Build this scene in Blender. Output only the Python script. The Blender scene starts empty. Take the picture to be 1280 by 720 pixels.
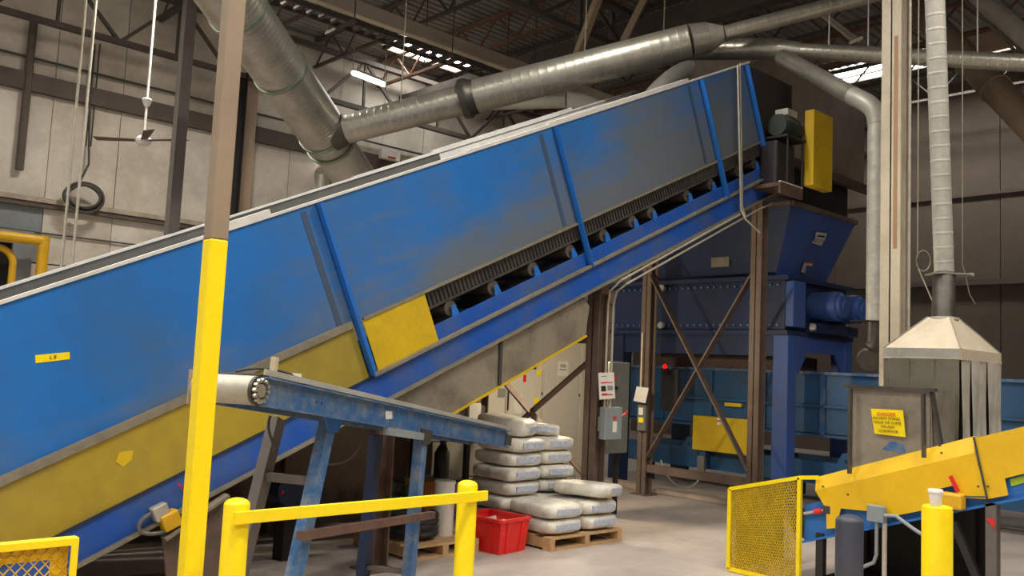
import bpy, bmesh, math, random
from mathutils import Vector, Matrix
random.seed(7)
SC = bpy.context.scene
COL = SC.collection
V = Vector
# ------------------------------------------------------------------ camera
FPX, AZ, TILT, ROLL, CH = 1100.0, math.radians(47), math.atan(.09), .046, 1.64
_F0 = V((math.cos(AZ), math.sin(AZ), 0)); _R0 = V((math.sin(AZ), -math.cos(AZ), 0)); _Z = V((0, 0, 1))
_F = _F0*math.cos(TILT)+_Z*math.sin(TILT); _U0 = -_F0*math.sin(TILT)+_Z*math.cos(TILT)
_U = _U0*math.cos(ROLL)-_R0*math.sin(ROLL); _R = _R0*math.cos(ROLL)+_U0*math.sin(ROLL)
CP = V((0, 0, CH))
cam_d = bpy.data.cameras.new('camera'); cam = bpy.data.objects.new('camera', cam_d); COL.objects.link(cam)
cam_d.sensor_width = 36; cam_d.lens = 36*FPX/1280; cam_d.clip_start = .05; cam_d.clip_end = 200
cam.matrix_world = Matrix(((_R.x, _U.x, -_F.x, CP.x), (_R.y, _U.y, -_F.y, CP.y), (_R.z, _U.z, -_F.z, CP.z), (0, 0, 0, 1)))
SC.camera = cam
# ------------------------------------------------------------------ world, exposure
W = bpy.data.worlds.new('world'); SC.world = W; W.use_nodes = True
bg = W.node_tree.nodes['Background']; bg.inputs[0].default_value = (1.0, .97, .93, 1); bg.inputs[1].default_value = .26
vs = SC.view_settings; vs.view_transform = 'Standard'; vs.look = 'None'; vs.gamma = 1; vs.use_curve_mapping = False; vs.exposure = 0.86
LAMP_W = 88.0
# ------------------------------------------------------------------ surveying helpers (pixel of the photo + a known plane -> world point)
def ray(x, y): return _F+_R*((x-640)/FPX)-_U*((y-360)/FPX)
def at(x, y, z): return CP+ray(x, y)*z
def onX(x, y, v): d = ray(x, y); return CP+d*(v/d.x)
def onY(x, y, v): d = ray(x, y); return CP+d*(v/d.y)
def onZ(x, y, v): d = ray(x, y); return CP+d*((v-CH)/d.z)
# ------------------------------------------------------------------ materials
def srgb(r, g, b):
    f = lambda c: ((c/255+.055)/1.055)**2.4 if c > 10 else c/255/12.92
    return (f(r), f(g), f(b), 1)
MATS = {}
def mat(name, col, rough=.55, metal=0.0, dirt=None, amount=.35, scale=3.0, bump=0.0, bscale=40.0, fine=.055, world=True):
    m = bpy.data.materials.new(name); m.use_nodes = True; nt = m.node_tree; N = nt.nodes; L = nt.links
    b = N['Principled BSDF']; b.inputs['Roughness'].default_value = rough; b.inputs['Metallic'].default_value = metal
    src = N.new('ShaderNodeNewGeometry').outputs['Position'] if world else N.new('ShaderNodeTexCoord').outputs['Object']
    nz = N.new('ShaderNodeTexNoise'); nz.inputs['Scale'].default_value = scale; nz.inputs['Detail'].default_value = 6; nz.inputs['Roughness'].default_value = .65
    L.new(src, nz.inputs['Vector'])
    rp = N.new('ShaderNodeMapRange'); rp.inputs[1].default_value = .42; rp.inputs[2].default_value = .72; rp.inputs[3].default_value = 0; rp.inputs[4].default_value = amount
    L.new(nz.outputs['Fac'], rp.inputs[0])
    mx = N.new('ShaderNodeMix'); mx.data_type = 'RGBA'
    mx.inputs[6].default_value = col; mx.inputs[7].default_value = dirt or tuple(c*.45 for c in col[:3])+(1,)
    L.new(rp.outputs[0], mx.inputs[0])
    n2 = N.new('ShaderNodeTexNoise'); n2.inputs['Scale'].default_value = scale*9; n2.inputs['Detail'].default_value = 4
    L.new(src, n2.inputs['Vector'])
    r2 = N.new('ShaderNodeMapRange'); r2.inputs[1].default_value = .3; r2.inputs[2].default_value = .7; r2.inputs[3].default_value = 1-fine; r2.inputs[4].default_value = 1+fine
    L.new(n2.outputs['Fac'], r2.inputs[0])
    mm = N.new('ShaderNodeVectorMath'); mm.operation = 'SCALE'
    L.new(mx.outputs[2], mm.inputs[0]); L.new(r2.outputs[0], mm.inputs[3]); L.new(mm.outputs[0], b.inputs['Base Color'])
    if bump:
        n3 = N.new('ShaderNodeTexNoise'); n3.inputs['Scale'].default_value = bscale; n3.inputs['Detail'].default_value = 3; L.new(src, n3.inputs['Vector'])
        bp = N.new('ShaderNodeBump'); bp.inputs['Strength'].default_value = bump; bp.inputs['Distance'].default_value = .01
        L.new(n3.outputs['Fac'], bp.inputs['Height']); L.new(bp.outputs[0], b.inputs['Normal'])
    MATS[name] = m
    return m
def emit(name, col, strength):
    m = bpy.data.materials.new(name); m.use_nodes = True; b = m.node_tree.nodes['Principled BSDF']
    b.inputs['Base Color'].default_value = col; b.inputs['Emission Color'].default_value = col; b.inputs['Emission Strength'].default_value = strength
    MATS[name] = m; return m
DUST = srgb(120, 112, 96)
mat('blue', srgb(34, 108, 188), .5, 0, srgb(70, 100, 128), .45, 1.6)
mat('blue_stiff', srgb(32, 112, 200), .45, 0, srgb(60, 95, 140), .4, 2.5)
mat('blue_stringer', srgb(24, 84, 176), .45, 0, srgb(84, 98, 122), .75, 2.2)
mat('blue_worn', srgb(52, 98, 148), .5, 0, srgb(128, 134, 136), .95, 9.0, fine=.2)
mat('blue_dark_shade', srgb(22, 42, 80), .55, 0, srgb(40, 42, 50), .7, 2.2)  # darkened blue: shade on the shredder's dim sides is put into the colour
mat('blue_lit', srgb(52, 84, 152), .5, 0, srgb(74, 82, 102), .7, 1.6)  # shredder paint in the tone of its lit faces
mat('blue_teal', srgb(34, 84, 128), .5, 0, srgb(62, 74, 84), .6, 3.0)
mat('yellow', srgb(255, 226, 6), .42, 0, srgb(242, 204, 14), .35, 4.0, fine=.03)
mat('yellow_guard', srgb(170, 146, 40), .55, 0, srgb(126, 116, 62), .85, 1.3, fine=.04)
mat('yellow_clean', srgb(214, 178, 18), .5, 0, srgb(178, 150, 36), .6, 3.0, fine=.04)
mat('yellow_conv', srgb(232, 186, 10), .5, 0, srgb(196, 156, 30), .45, 2.5, fine=.03)
mat('yellow_pipe', srgb(222, 172, 24), .45, 0, srgb(170, 128, 30), .4, 4.0)
mat('tan_paint', srgb(150, 131, 108), .6, 0, srgb(122, 104, 84), .5, 2.0, fine=.03)
mat('tan_pale', srgb(176, 154, 128), .6, 0, srgb(140, 120, 98), .5, 2.0, fine=.03)
mat('grey_paint', srgb(104, 97, 90), .6, 0, srgb(80, 74, 68), .5, 3.0)
mat('brown_steel', srgb(108, 90, 78), .65, .05, srgb(76, 62, 54), .7, 4.0)
mat('rust', srgb(104, 78, 64), .75, .1, srgb(66, 52, 46), .8, 6.0)
mat('black_steel', srgb(48, 44, 42), .6, .2, srgb(30, 28, 27), .6, 5.0)
mat('galv', srgb(186, 182, 168), .34, .65, srgb(136, 132, 118), .5, 4.0, fine=.08)
mat('galv_dull', srgb(190, 186, 174), .5, .35, srgb(140, 136, 126), .5, 4.0)
mat('galv_dark', srgb(92, 88, 80), .45, .6, srgb(54, 50, 46), .7, 5.0)
mat('ring', srgb(150, 160, 140), .45, .6, srgb(96, 112, 92), .6, 12.0)
mat('steel_sheet', srgb(150, 141, 124), .5, .25, srgb(92, 84, 74), .7, 3.0)
mat('cap_grey', srgb(112, 112, 106), .5, .4, srgb(80, 80, 76), .5, 5.0)
mat('cap_white', srgb(222, 219, 211), .55, 0, srgb(176, 170, 162), .4, 3.0)
mat('ledge', srgb(134, 126, 108), .75, 0, srgb(96, 90, 78), .6, 10.0)
mat('belt', srgb(58, 54, 50), .8, 0, srgb(90, 84, 74), .6, 5.0)
mat('roller', srgb(98, 90, 80), .6, .3, srgb(62, 56, 50), .6, 8.0)
mat('grime', srgb(64, 62, 60), .7, 0, srgb(44, 48, 58), .5, 5.0)
mat('chute', srgb(66, 58, 52), .65, .1, srgb(36, 44, 62), .8, 2.0)
mat('hoodplate', srgb(150, 138, 122), .6, .05, srgb(96, 86, 76), .7, 1.0)
mat('wall_cream', srgb(216, 208, 194), .75, 0, srgb(164, 152, 134), .75, .9, fine=.04)
mat('wall_cream_b', srgb(208, 199, 183), .75, 0, srgb(156, 144, 126), .75, 1.1, fine=.04)
mat('wall_brown', srgb(102, 90, 78), .85, 0, srgb(84, 73, 62), .6, .9, fine=.04)
mat('wall_gap', srgb(60, 54, 48), .9)
mat('girt', srgb(92, 80, 70), .7, 0, srgb(66, 58, 52), .5, 3.0)
mat('girt_pale', srgb(176, 162, 142), .7, 0, srgb(104, 92, 80), .7, 3.0)
mat('wall_blue_grey', srgb(136, 142, 144), .7, 0, srgb(110, 108, 102), .6, 2.0)
mat('deck', srgb(148, 146, 138), .55, .4, srgb(100, 96, 90), .5, 2.0)
mat('joist', srgb(86, 78, 70), .7, .1, srgb(60, 52, 46), .5, 3.0)
mat('joist_rust', srgb(122, 88, 68), .7, .1, srgb(80, 62, 52), .5, 3.0)
mat('beam_cream', srgb(212, 198, 176), .65, 0, srgb(180, 166, 146), .4, 2.0)
mat('concrete', srgb(172, 160, 150), .6, 0, srgb(134, 124, 116), .7, .8, .12, 30, fine=.06)
mat('concrete_pale', srgb(190, 172, 156), .7, 0, srgb(140, 126, 112), .6, 4.0)
mat('block_grey', srgb(156, 150, 136), .8, 0, srgb(118, 112, 100), .5, 3.0)
mat('white_cab', srgb(206, 200, 186), .5, 0, srgb(176, 168, 152), .4, 2.0, fine=.03)
mat('box_grey', srgb(142, 150, 152), .45, .1, srgb(112, 116, 116), .4, 6.0)
mat('box_green_grey', srgb(112, 112, 102), .5, .1, srgb(86, 84, 78), .4, 6.0)
mat('white', srgb(232, 228, 220), .5, 0, srgb(196, 190, 180), .3, 6.0)
mat('paper', srgb(228, 224, 214), .6, 0, srgb(206, 200, 190), .3, 20.0)
mat('print_black', srgb(40, 36, 32), .6); mat('print_red', srgb(214, 60, 36), .6); mat('print_grey', srgb(140, 140, 140), .6)
mat('print_brown', srgb(92, 62, 10), .6)
mat('print_blue', srgb(160, 174, 202), .6, 0, srgb(220, 218, 212), 1.0, 45.0)
mat('logo_white', srgb(196, 192, 184), .6, 0, srgb(120, 120, 124), .6, 14.0)
mat('red', srgb(226, 38, 34), .4, 0, srgb(190, 28, 26), .4, 6.0, fine=.05)
mat('wood', srgb(196, 160, 116), .75, 0, srgb(150, 116, 80), .6, 12.0)
mat('cardboard', srgb(178, 120, 70), .8, 0, srgb(140, 92, 54), .4, 6.0)
mat('sack', srgb(226, 221, 208), .5, 0, srgb(172, 166, 152), .75, 8.0, .4, 26, fine=.06)
mat('black_rubber', srgb(34, 33, 34), .6, 0, srgb(60, 60, 60), .4, 9.0)
mat('green', srgb(24, 92, 66), .4, 0, srgb(16, 62, 48), .4, 9.0)
mat('motor_green', srgb(52, 62, 52), .5, .1, srgb(40, 40, 36), .6, 8.0)
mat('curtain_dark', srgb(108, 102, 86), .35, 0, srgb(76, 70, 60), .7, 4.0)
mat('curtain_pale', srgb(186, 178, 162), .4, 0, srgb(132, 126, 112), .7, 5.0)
mat('hood_cream', srgb(196, 182, 158), .55, .1, srgb(160, 146, 124), .5, 5.0)
mat('wire', srgb(150, 142, 124), .5, .5)
mat('cable', srgb(70, 66, 60), .7, 0, srgb(46, 44, 42), .4, 8.0)
mat('conduit', srgb(196, 188, 170), .45, .3, srgb(150, 142, 126), .5, 8.0)
mat('column_cream', srgb(196, 184, 160), .6, 0, srgb(150, 136, 112), .6, 2.5, fine=.04)
mat('lime', srgb(170, 196, 40), .5)
mat('slate', srgb(66, 68, 78), .5, 0, srgb(50, 56, 74), .6, 3.0)
mat('seam_grime', srgb(64, 78, 96), .65, 0, srgb(54, 84, 124), .6, 3.0)
mat('rust_stain', srgb(160, 124, 92), .7, 0, srgb(150, 130, 104), .6, 6.0)
mat('void', srgb(34, 30, 28), .9)
mat('granules', srgb(226, 220, 210), .6, 0, srgb(196, 150, 140), .5, 40.0, .6, 80)
emit('glow', (1, .97, .9, 1), 9.0)
emit('sky_pane', (1, .98, .94, 1), 12.0)
emit('red_led', (1, .0, .0, 1), 4.0)
emit('amber', (1, .62, .14, 1), 3.0)
emit('lamp_spot', (1, .95, .85, 1), 7.0)
def mesh_guard_mat(): pass
# ------------------------------------------------------------------ mesh builder
def frame(d, up=None):
    d = d.normalized(); up = up or (V((0, 0, 1)) if abs(d.z) < .95 else V((1, 0, 0)))
    s = d.cross(up).normalized(); u = s.cross(d).normalized(); return d, s, u
class MB:
    def __init__(s): s.v = []; s.f = []
    def add(s, vs_, fs): o = len(s.v); s.v += [V(p) for p in vs_]; s.f += [tuple(i+o for i in f) for f in fs]; return s
    def hexa(s, p): return s.add(p, [(0, 3, 2, 1), (4, 5, 6, 7), (0, 1, 5, 4), (1, 2, 6, 5), (2, 3, 7, 6), (3, 0, 4, 7)])
    def box(s, c, d, rot=None):
        c = V(c); h = V(d)*.5
        p = [V((x*h.x, y*h.y, z*h.z)) for z in (-1, 1) for x, y in ((-1, -1), (1, -1), (1, 1), (-1, 1))]
        if rot is not None: p = [rot @ q for q in p]
        return s.hexa([c+q for q in p])
    def span(s, a, b): a = V(a); b = V(b); return s.box((a+b)/2, [abs(b[i]-a[i]) for i in range(3)])
    def bar(s, a, b, w, h, up=None):
        a = V(a); b = V(b); d, sd, u = frame(b-a, up)
        q = [sd*(x*w/2)+u*(y*h/2) for x, y in ((-1, -1), (1, -1), (1, 1), (-1, 1))]
        return s.hexa([a+k for k in q]+[b+k for k in q])
    def rings(s, rs, caps=True):
        n = len(rs[0]); o = len(s.v)
        for r in rs: s.v += [V(p) for p in r]
        for k in range(len(rs)-1):
            for i in range(n):
                j = (i+1) % n; s.f.append((o+k*n+i, o+k*n+j, o+k*n+n+j, o+k*n+n+i))
        if caps:
            s.f.append(tuple(o+i for i in range(n))[::-1]); s.f.append(tuple(o+(len(rs)-1)*n+i for i in range(n)))
        return s
    def lathe(s, p, axis, prof, n=20, caps=True):
        p = V(p); d, a, b = frame(V(axis))
        return s.rings([[p+d*t+(a*math.cos(2*math.pi*i/n)+b*math.sin(2*math.pi*i/n))*max(r, .0005) for i in range(n)] for t, r in prof], caps)
    def cyl(s, a, b, r, r1=None, n=16): a = V(a); b = V(b); return s.lathe(a, b-a, [(0, r), ((b-a).length, r if r1 is None else r1)], n)
    def tube(s, pts, r, n=8, caps=True, closed=False):
        pts = [V(p) for p in pts]; rs = []; up = None; m = len(pts)
        for k, p in enumerate(pts):
            t = (pts[min(k+1, m-1)]-pts[max(k-1, 0)]).normalized()
            if up is None: _, a, b = frame(t)
            else: a = (t.cross(up)).normalized(); b = a.cross(t).normalized()
            up = b; rr = r[k] if isinstance(r, (list, tuple)) else r
            rs.append([p+(a*math.cos(2*math.pi*i/n)+b*math.sin(2*math.pi*i/n))*rr for i in range(n)])
        return s.rings(rs, caps)
    def rib(s, a, b, r, r1=None, pitch=.11, n=40):
        n = 40
        a = V(a); b = V(b); Ln = (b-a).length; k = max(1, int(Ln/pitch)); pr = []; r1 = r if r1 is None else r1
        for i in range(k):
            t0 = Ln*i/k; g = lambda t: r+(r1-r)*t/Ln
            pr += [(t0, g(t0)), (t0+pitch*.80, g(t0)), (t0+pitch*.86, g(t0)+.0018), (t0+pitch*.94, g(t0)+.0018)]
        pr.append((Ln, r1)); return s.lathe(a, b-a, pr, n)
    def prism(s, poly, vec):
        n = len(poly); vec = V(vec); p = [V(q) for q in poly]
        return s.add(p+[q+vec for q in p], [tuple(range(n))[::-1], tuple(range(n, 2*n))]+[(i, (i+1) % n, (i+1) % n+n, i+n) for i in range(n)])
    def build(s, name, m, parent=None, smooth=False, bevel=0, angle=35, kind=None):
        me = bpy.data.meshes.new(name)
        lo = V([min(p[i] for p in s.v) for i in range(3)]); hi = V([max(p[i] for p in s.v) for i in range(3)])
        o = V(((lo.x+hi.x)/2, (lo.y+hi.y)/2, lo.z))
        me.from_pydata([p-o for p in s.v], [], s.f)
        bm = bmesh.new(); bm.from_mesh(me); bmesh.ops.recalc_face_normals(bm, faces=bm.faces); bm.to_mesh(me); bm.free()
        if smooth: me.shade_smooth(); me.set_sharp_from_angle(angle=math.radians(angle))
        me.materials.append(MATS[m] if isinstance(m, str) else m)
        ob = bpy.data.objects.new(name, me); COL.objects.link(ob)
        if bevel:
            bv = ob.modifiers.new('bevel', 'BEVEL'); bv.width = bevel; bv.segments = 2; bv.limit_method = 'ANGLE'
        put(ob, o, parent)
        if kind: ob['kind'] = kind
        return ob
WLOC = {}
def put(ob, o, parent):
    WLOC[ob.name] = o.copy()
    if parent is not None: ob.parent = parent; ob.location = o-WLOC[parent.name]
    else: ob.location = o
def thing(name, loc, label, cat, group=None, kind=None):
    o = bpy.data.objects.new(name, None); COL.objects.link(o); o.empty_display_size = .2
    put(o, V(loc), None); o['label'] = label; o['category'] = cat
    if group: o['group'] = group
    if kind: o['kind'] = kind
    return o
def tag(o, label, cat, group=None):
    o['label'] = label; o['category'] = cat
    if group: o['group'] = group
    return o
def struct(o, label=None):
    o['kind'] = 'structure'
    if label: o['label'] = label
    return o
def copy_at(src, delta, parent=None, name=None):
    c = src.copy(); COL.objects.link(c); c.parent = None
    put(c, WLOC[src.name]+V(delta), parent); return c
def text(s, size, p, xdir, ydir, m, parent, name='lettering', align='CENTER', depth=.001):
    cu = bpy.data.curves.new('t', 'FONT'); cu.body = s; cu.size = size; cu.align_x = align; cu.align_y = 'CENTER'; cu.extrude = depth; cu.resolution_u = 2
    t = bpy.data.objects.new('t', cu); COL.objects.link(t); dg = bpy.context.evaluated_depsgraph_get()
    me = bpy.data.meshes.new_from_object(t.evaluated_get(dg)); bpy.data.objects.remove(t); bpy.data.curves.remove(cu)
    x = V(xdir).normalized(); y = V(ydir).normalized(); z = x.cross(y)
    R_ = Matrix((x, y, z)).transposed().to_4x4(); me.transform(R_); me.materials.clear(); me.materials.append(MATS[m])
    o = bpy.data.objects.new(name, me); COL.objects.link(o); put(o, V(p), parent); return o
def arc(c, a, b, r, t0, t1, n=8):
    c = V(c); a = V(a); b = V(b)
    return [c+a*(r*math.cos(t0+(t1-t0)*i/n))+b*(r*math.sin(t0+(t1-t0)*i/n)) for i in range(n+1)]
def bez(p0, p1, p2, p3, n=12):
    p0, p1, p2, p3 = map(V, (p0, p1, p2, p3)); r = []
    for i in range(n+1):
        t = i/n; u = 1-t; r.append(p0*u**3+p1*3*u*u*t+p2*3*u*t*t+p3*t**3)
    return r
XA, YA, ZA = V((1, 0, 0)), V((0, 1, 0)), V((0, 0, 1))
# ================================================================== SETTING
XW, YW, ZC = 20.0, 16.2, 8.35
X0, Y0 = -7.0, -7.0
struct(MB().span((X0, Y0, -.2), (XW+.3, YW+.3, 0)).build('floor', 'concrete'), 'worn grey brown concrete warehouse floor')
# ceiling: ribbed steel deck, ribs along X
b = MB(); pts = []; y = Y0
while y < YW+.2:
    pts += [(y, ZC+.04), (y+.07, ZC+.04), (y+.09, ZC), (y+.16, ZC), (y+.18, ZC+.04)]; y += .18
b.rings([[V((X0, p, q)) for p, q in pts]+[V((X0, pts[-1][0], ZC+.15)), V((X0, Y0, ZC+.15))],
         [V((XW+.2, p, q)) for p, q in pts]+[V((XW+.2, pts[-1][0], ZC+.15)), V((XW+.2, Y0, ZC+.15))]])
ceil = struct(b.build('ceiling', 'deck'), 'ribbed steel roof deck on open joists')
def joist(x):
    b = MB(); zb, zt = 7.72, ZC-.02
    for z_, w in ((zb, .07), (zt-.04, .09)):
        b.bar((x, Y0, z_), (x, YW, z_), w, .05)
    y = Y0; k = 0
    while y < YW-.5:
        b.bar((x, y, zb if k % 2 == 0 else zt-.04), (x, y+.55, zt-.04 if k % 2 == 0 else zb), .03, .03); y += .55; k += 1
    return b
jx = [1.0+1.62*i for i in range(12)]
j0 = joist(jx[0]).build('roof_joist', 'joist', ceil)
for i, x in enumerate(jx[1:]):
    c = copy_at(j0, (x-jx[0], 0, 0), ceil)
    if i in (5, 8):
        c.data = j0.data.copy(); c.data.materials[0] = MATS['joist_rust']
# girders along X carrying the joists
def girder(y, zb, zt, m, step=1.0):
    b = MB(); b.bar((X0, y, zb), (XW, y, zb), .12, .09); b.bar((X0, y, zt), (XW, y, zt), .14, .09)
    x = X0; k = 0
    while x < XW-.4:
        b.bar((x, y, zb if k % 2 == 0 else zt), (x+step, y, zt if k % 2 == 0 else zb), .06, .06)
        if k % 2 == 1: b.bar((x, y, zb), (x, y, zt), .05, .05, XA)
        x += step; k += 1
    return b
girder(15.6, 6.93, 7.95, 'joist').build('roof_girder', 'joist', ceil)
girder(9.3, 7.0, 7.66, 'joist').build('roof_girder', 'joist', ceil)
MB().span((X0, 11.76, 7.12), (13.6, 11.90, 7.36)).build('roof_beam', 'beam_cream', ceil, bevel=.01)
MB().bar((13.6, 11.83, 7.24), (17.5, 11.83, 7.0), .14, .24).build('roof_beam', 'beam_cream', ceil, bevel=.01)
b = MB().bar((11.4, Y0, 7.45), (11.4, YW, 7.45), .2, .4); b.build('roof_beam', 'joist', ceil)
# diagonal roof braces seen behind the extraction duct
for (x0, y0, x1, y1, d) in ((722, 68, 749, -6, 13.2), (779, 52, 808, -6, 13.6)):
    MB().bar(at(x0, y0, d), at(x1, y1, d)+(at(x1, y1, d)-at(x0, y0, d))*.25, .10, .10).build('roof_brace', 'tan_pale', ceil)
for (x0, y0, x1, y1, d, w) in ((723, 62, 724, 3, 14.5, .09), (764, 48, 764, 24, 15, .08)):
    MB().bar(at(x0, y0, d), V((at(x0, y0, d).x, at(x0, y0, d).y, 8.3)), w, w).build('roof_hanger', 'grey_paint', ceil)
# left (rear) wall
wl = struct(MB().span((X0, YW, 0), (XW, YW+.2, ZC)).build('wall_left', 'wall_gap'), 'pale panelled warehouse wall with dark girts')
rowz = [(0.0, 3.0), (3.02, 4.02), (4.06, 6.02), (6.06, ZC)]
x = X0; k = 0
pcache = {}
while x < XW-.05:
    w = 1.12
    for r, (z0, z1) in enumerate(rowz):
        key = r
        xx1 = min(x+w, XW)
        MB().span((x+.006, YW-.035-.004*((k+r) % 3), z0), (xx1-.006, YW, z1)).build('wall_panel', 'wall_blue_grey' if (r == 1 and k % 4 < 2) else ('wall_cream', 'wall_cream_b')[(k*7+r*3) % 5 % 2], wl)
    x += w; k += 1
MB().span((X0, YW-.16, 5.86), (XW, YW-.03, 6.16)).build('girt', 'girt', wl)
MB().span((X0, YW-.18, 4.02), (XW, YW-.03, 4.10)).build('girt', 'girt_pale', wl)
MB().span((X0, YW-.15, 3.94), (XW, YW-.03, 4.02)).build('girt', 'girt', wl)
MB().cyl((X0, YW-.12, 6.42), (XW, YW-.12, 6.42), .022, n=8).build('wall_pipe', 'cable', wl)
MB().cyl((X0, YW-.08, 3.52), (XW, YW-.08, 3.52), .014, n=8).build('wall_pipe', 'cable', wl)
def wallpipe(x0, y0, x1, y1, r, m):
    a = onY(x0, y0, YW-.14); c = onY(x1, y1, YW-.14); MB().cyl(a, V((a.x, a.y, c.z)), r, n=10).build('wall_pipe', m, wl)
wallpipe(42, 28, 22, 212, .065, 'girt'); wallpipe(125, 55, 108, 182, .013, 'cable'); wallpipe(119, 55, 102, 182, .011, 'cable')
# right wall
wr = struct(MB().span((XW, Y0, 0), (XW+.2, YW, ZC)).build('wall_right', 'wall_gap'), 'brown panelled end wall with two horizontal girts')
g1 = onX(1200, 354, XW).z; g2 = onX(1200, 246, XW).z
y = Y0; k = 0
while y < YW-.05:
    w = 1.22
    for r, (z0, z1) in enumerate(((0, g1-.03), (g1+.03, g2-.02), (g2+.02, ZC))):
        MB().span((XW-.035-.004*((k+r) % 3), y+.008, z0), (XW, min(y+w, YW)-.008, z1)).build('wall_panel', 'wall_brown', wr)
    y += w; k += 1
MB().span((XW-.2, Y0, g1-.07), (XW-.03, YW-.05, g1+.05)).build('girt', 'girt', wr)
MB().span((XW-.12, Y0, g2-.04), (XW-.03, YW-.05, g2+.04)).build('girt', 'girt', wr)
wf = struct(MB().span((X0, Y0-.2, 0), (XW, Y0, ZC)).build('wall_front', 'wall_brown'), 'brown panelled wall on the near side')
# skylights
def skylight(n, x0, x1, y0, y1, label, bars):
    s = struct(thing('window_%d' % n, ((x0+x1)/2, (y0+y1)/2, ZC-.06), label, 'skylight')); del s['category']
    MB().span((x0, y0, ZC-.05), (x1, y1, ZC-.02)).build('pane', 'sky_pane', s)
    fr = MB()
    for yy in (y0, y1): fr.span((x0-.05, yy-.04, ZC-.1), (x1+.05, yy+.04, ZC-.01))
    for i in range(bars+1):
        xx = x0+(x1-x0)*i/bars; fr.span((xx-.03, y0, ZC-.09), (xx+.03, y1, ZC-.015))
    fr.build('window_frame', 'joist', s)
skylight(1, 10.3, 12.25, 14.45, 15.35, 'bright roof skylight beyond the cable ladder', 3)
skylight(2, 17.55, 18.35, 4.9, 9.1, 'bright roof skylight near the brown end wall', 2)
# kerb
struct(MB().span((9.95, 5.9, 0), (10.25, 9.6, .07)).build('trim_1', 'concrete_pale', bevel=.012), 'pale concrete kerb under the blue shredder')
# door with yellow pipe surround on the left wall
d1 = struct(thing('door_1', onY(0, 400, YW-.1), 'grey framed wall opening behind yellow guard pipes', 'door')); del d1['category']
a = onY(30, 306, YW-.06); zt = a.z
b = MB().span((a.x-1.6, YW-.1, 0), (a.x-1.25, YW-.02, zt)); 
MB().span((a.x-.18, YW-.14, 0), (a.x+.12, YW-.02, zt)).build('jamb', 'wall_blue_grey', d1)
MB().span((a.x-2.6, YW-.14, zt), (a.x+.12, YW-.02, zt+.22)).build('lintel', 'wall_blue_grey', d1)
MB().span((a.x-2.4, YW-.06, 0), (a.x-.18, YW-.037, zt)).build('opening', 'void', d1)
# ------------------------------------------------------------------ ceiling lamps (made up, outside the view, placed for the light they give)
def fixture(x, y, i):
    t = thing('added_bay_lamp', (x, y, 7.45), 'white high bay fluorescent fixture added out of view to light the machines', 'lamp', 'added high bay lamps out of view')
    b = MB().prism([(x-.6, y-.25, 7.62), (x-.6, y-.1, 7.72), (x-.6, y+.1, 7.72), (x-.6, y+.25, 7.62), (x-.6, y+.23, 7.61), (x-.6, y-.23, 7.61)], (1.2, 0, 0)); b.build('reflector', 'white', t)
    for k in range(4):
        yy = y-.18+.12*k; MB().cyl((x-.58, yy, 7.575), (x+.58, yy, 7.575), .019, n=8).build('tube', 'glow', t)
    b = MB()
    for sx in (-.45, .45): b.cyl((x+sx, y, 7.72), (x+sx, y, ZC), .008, n=6)
    b.build('hanger', 'wire', t)
    ld = bpy.data.lights.new('lamp_light', 'AREA'); ld.shape = 'RECTANGLE'; ld.size = 1.15; ld.size_y = .45; ld.energy = LAMP_W; ld.spread = math.radians(150); ld.color = (1, .95, .88)
    lo = bpy.data.objects.new('lamp_light', ld); COL.objects.link(lo); lo.parent = t; lo.location = (0, 0, .06)
for i, (x, y) in enumerate(((-3, -3), (1.5, -3), (6, -3), (-3, 1.5), (1.5, 1.5), (6, 1.5), (-3, 6), (1.5, 6), (6, 6), (-3, 10.5), (1.5, 11.5), (5.2, 12.4), (9.8, -2.6))):  # spots chosen to brighten the rear wall and the shredder
    fixture(x, y, i)
# hanging twin tube fixture in view
t = thing('tube_light', onZ(460, 98, 7.0), 'hanging twin tube light glowing above the long extraction duct', 'light')
a, c = onZ(441, 91, 7.0), onZ(480, 106, 7.0); m1 = a.lerp(c, .47); m2 = a.lerp(c, .53)
MB().cyl(a, m1, .04, n=10).build('tube', 'glow', t); MB().cyl(m2, c, .04, n=10).build('tube', 'glow', t)
MB().bar(a+ZA*.06, c+ZA*.06, .12, .05).build('housing', 'white', t)
for q in (a, c): MB().cyl(q+ZA*.05, V((q.x, q.y, ZC)), .008, n=6).build('hanger', 'wire', t)
# cable ladder
t = thing('cable_ladder', (8, 11.5, 6.8), 'dark cable ladder hung under the cream roof beam', 'cable ladder')
for yy in (11.34, 11.66): MB().span((3.5, yy-.02, 6.76), (12.2, yy+.02, 6.84)).build('side_rail', 'joist', t)
r0 = MB().span((3.6, 11.36, 6.775), (3.66, 11.64, 6.815)).build('rung', 'joist', t)
for i in range(1, 41): copy_at(r0, (.21*i, 0, 0), t)
for xx in (5.0, 6.9, 8.8, 10.7):
    b = MB().bar((xx, 11.1, 6.73), (xx, 11.95, 6.73), .05, .05)
    for yy in (11.15, 11.9): b.cyl((xx, yy, 6.73), (xx, yy, ZC), .01, n=6)
    b.build('trapeze_hanger', 'joist', t)
# ================================================================== MAIN CONVEYOR
TH = math.radians(24.7); CC, SS = math.cos(TH), math.sin(TH)
YN, YF = 5.85, 7.65
def cv(s, n, y): return V((1.43+s*CC-n*SS, y, .85+s*SS+n*CC))
def cbox(b, s0, s1, n0, n1, y0, y1):
    return b.hexa([cv(s0, n0, y0), cv(s1, n0, y0), cv(s1, n0, y1), cv(s0, n0, y1), cv(s0, n1, y0), cv(s1, n1, y0), cv(s1, n1, y1), cv(s0, n1, y1)])
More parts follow.
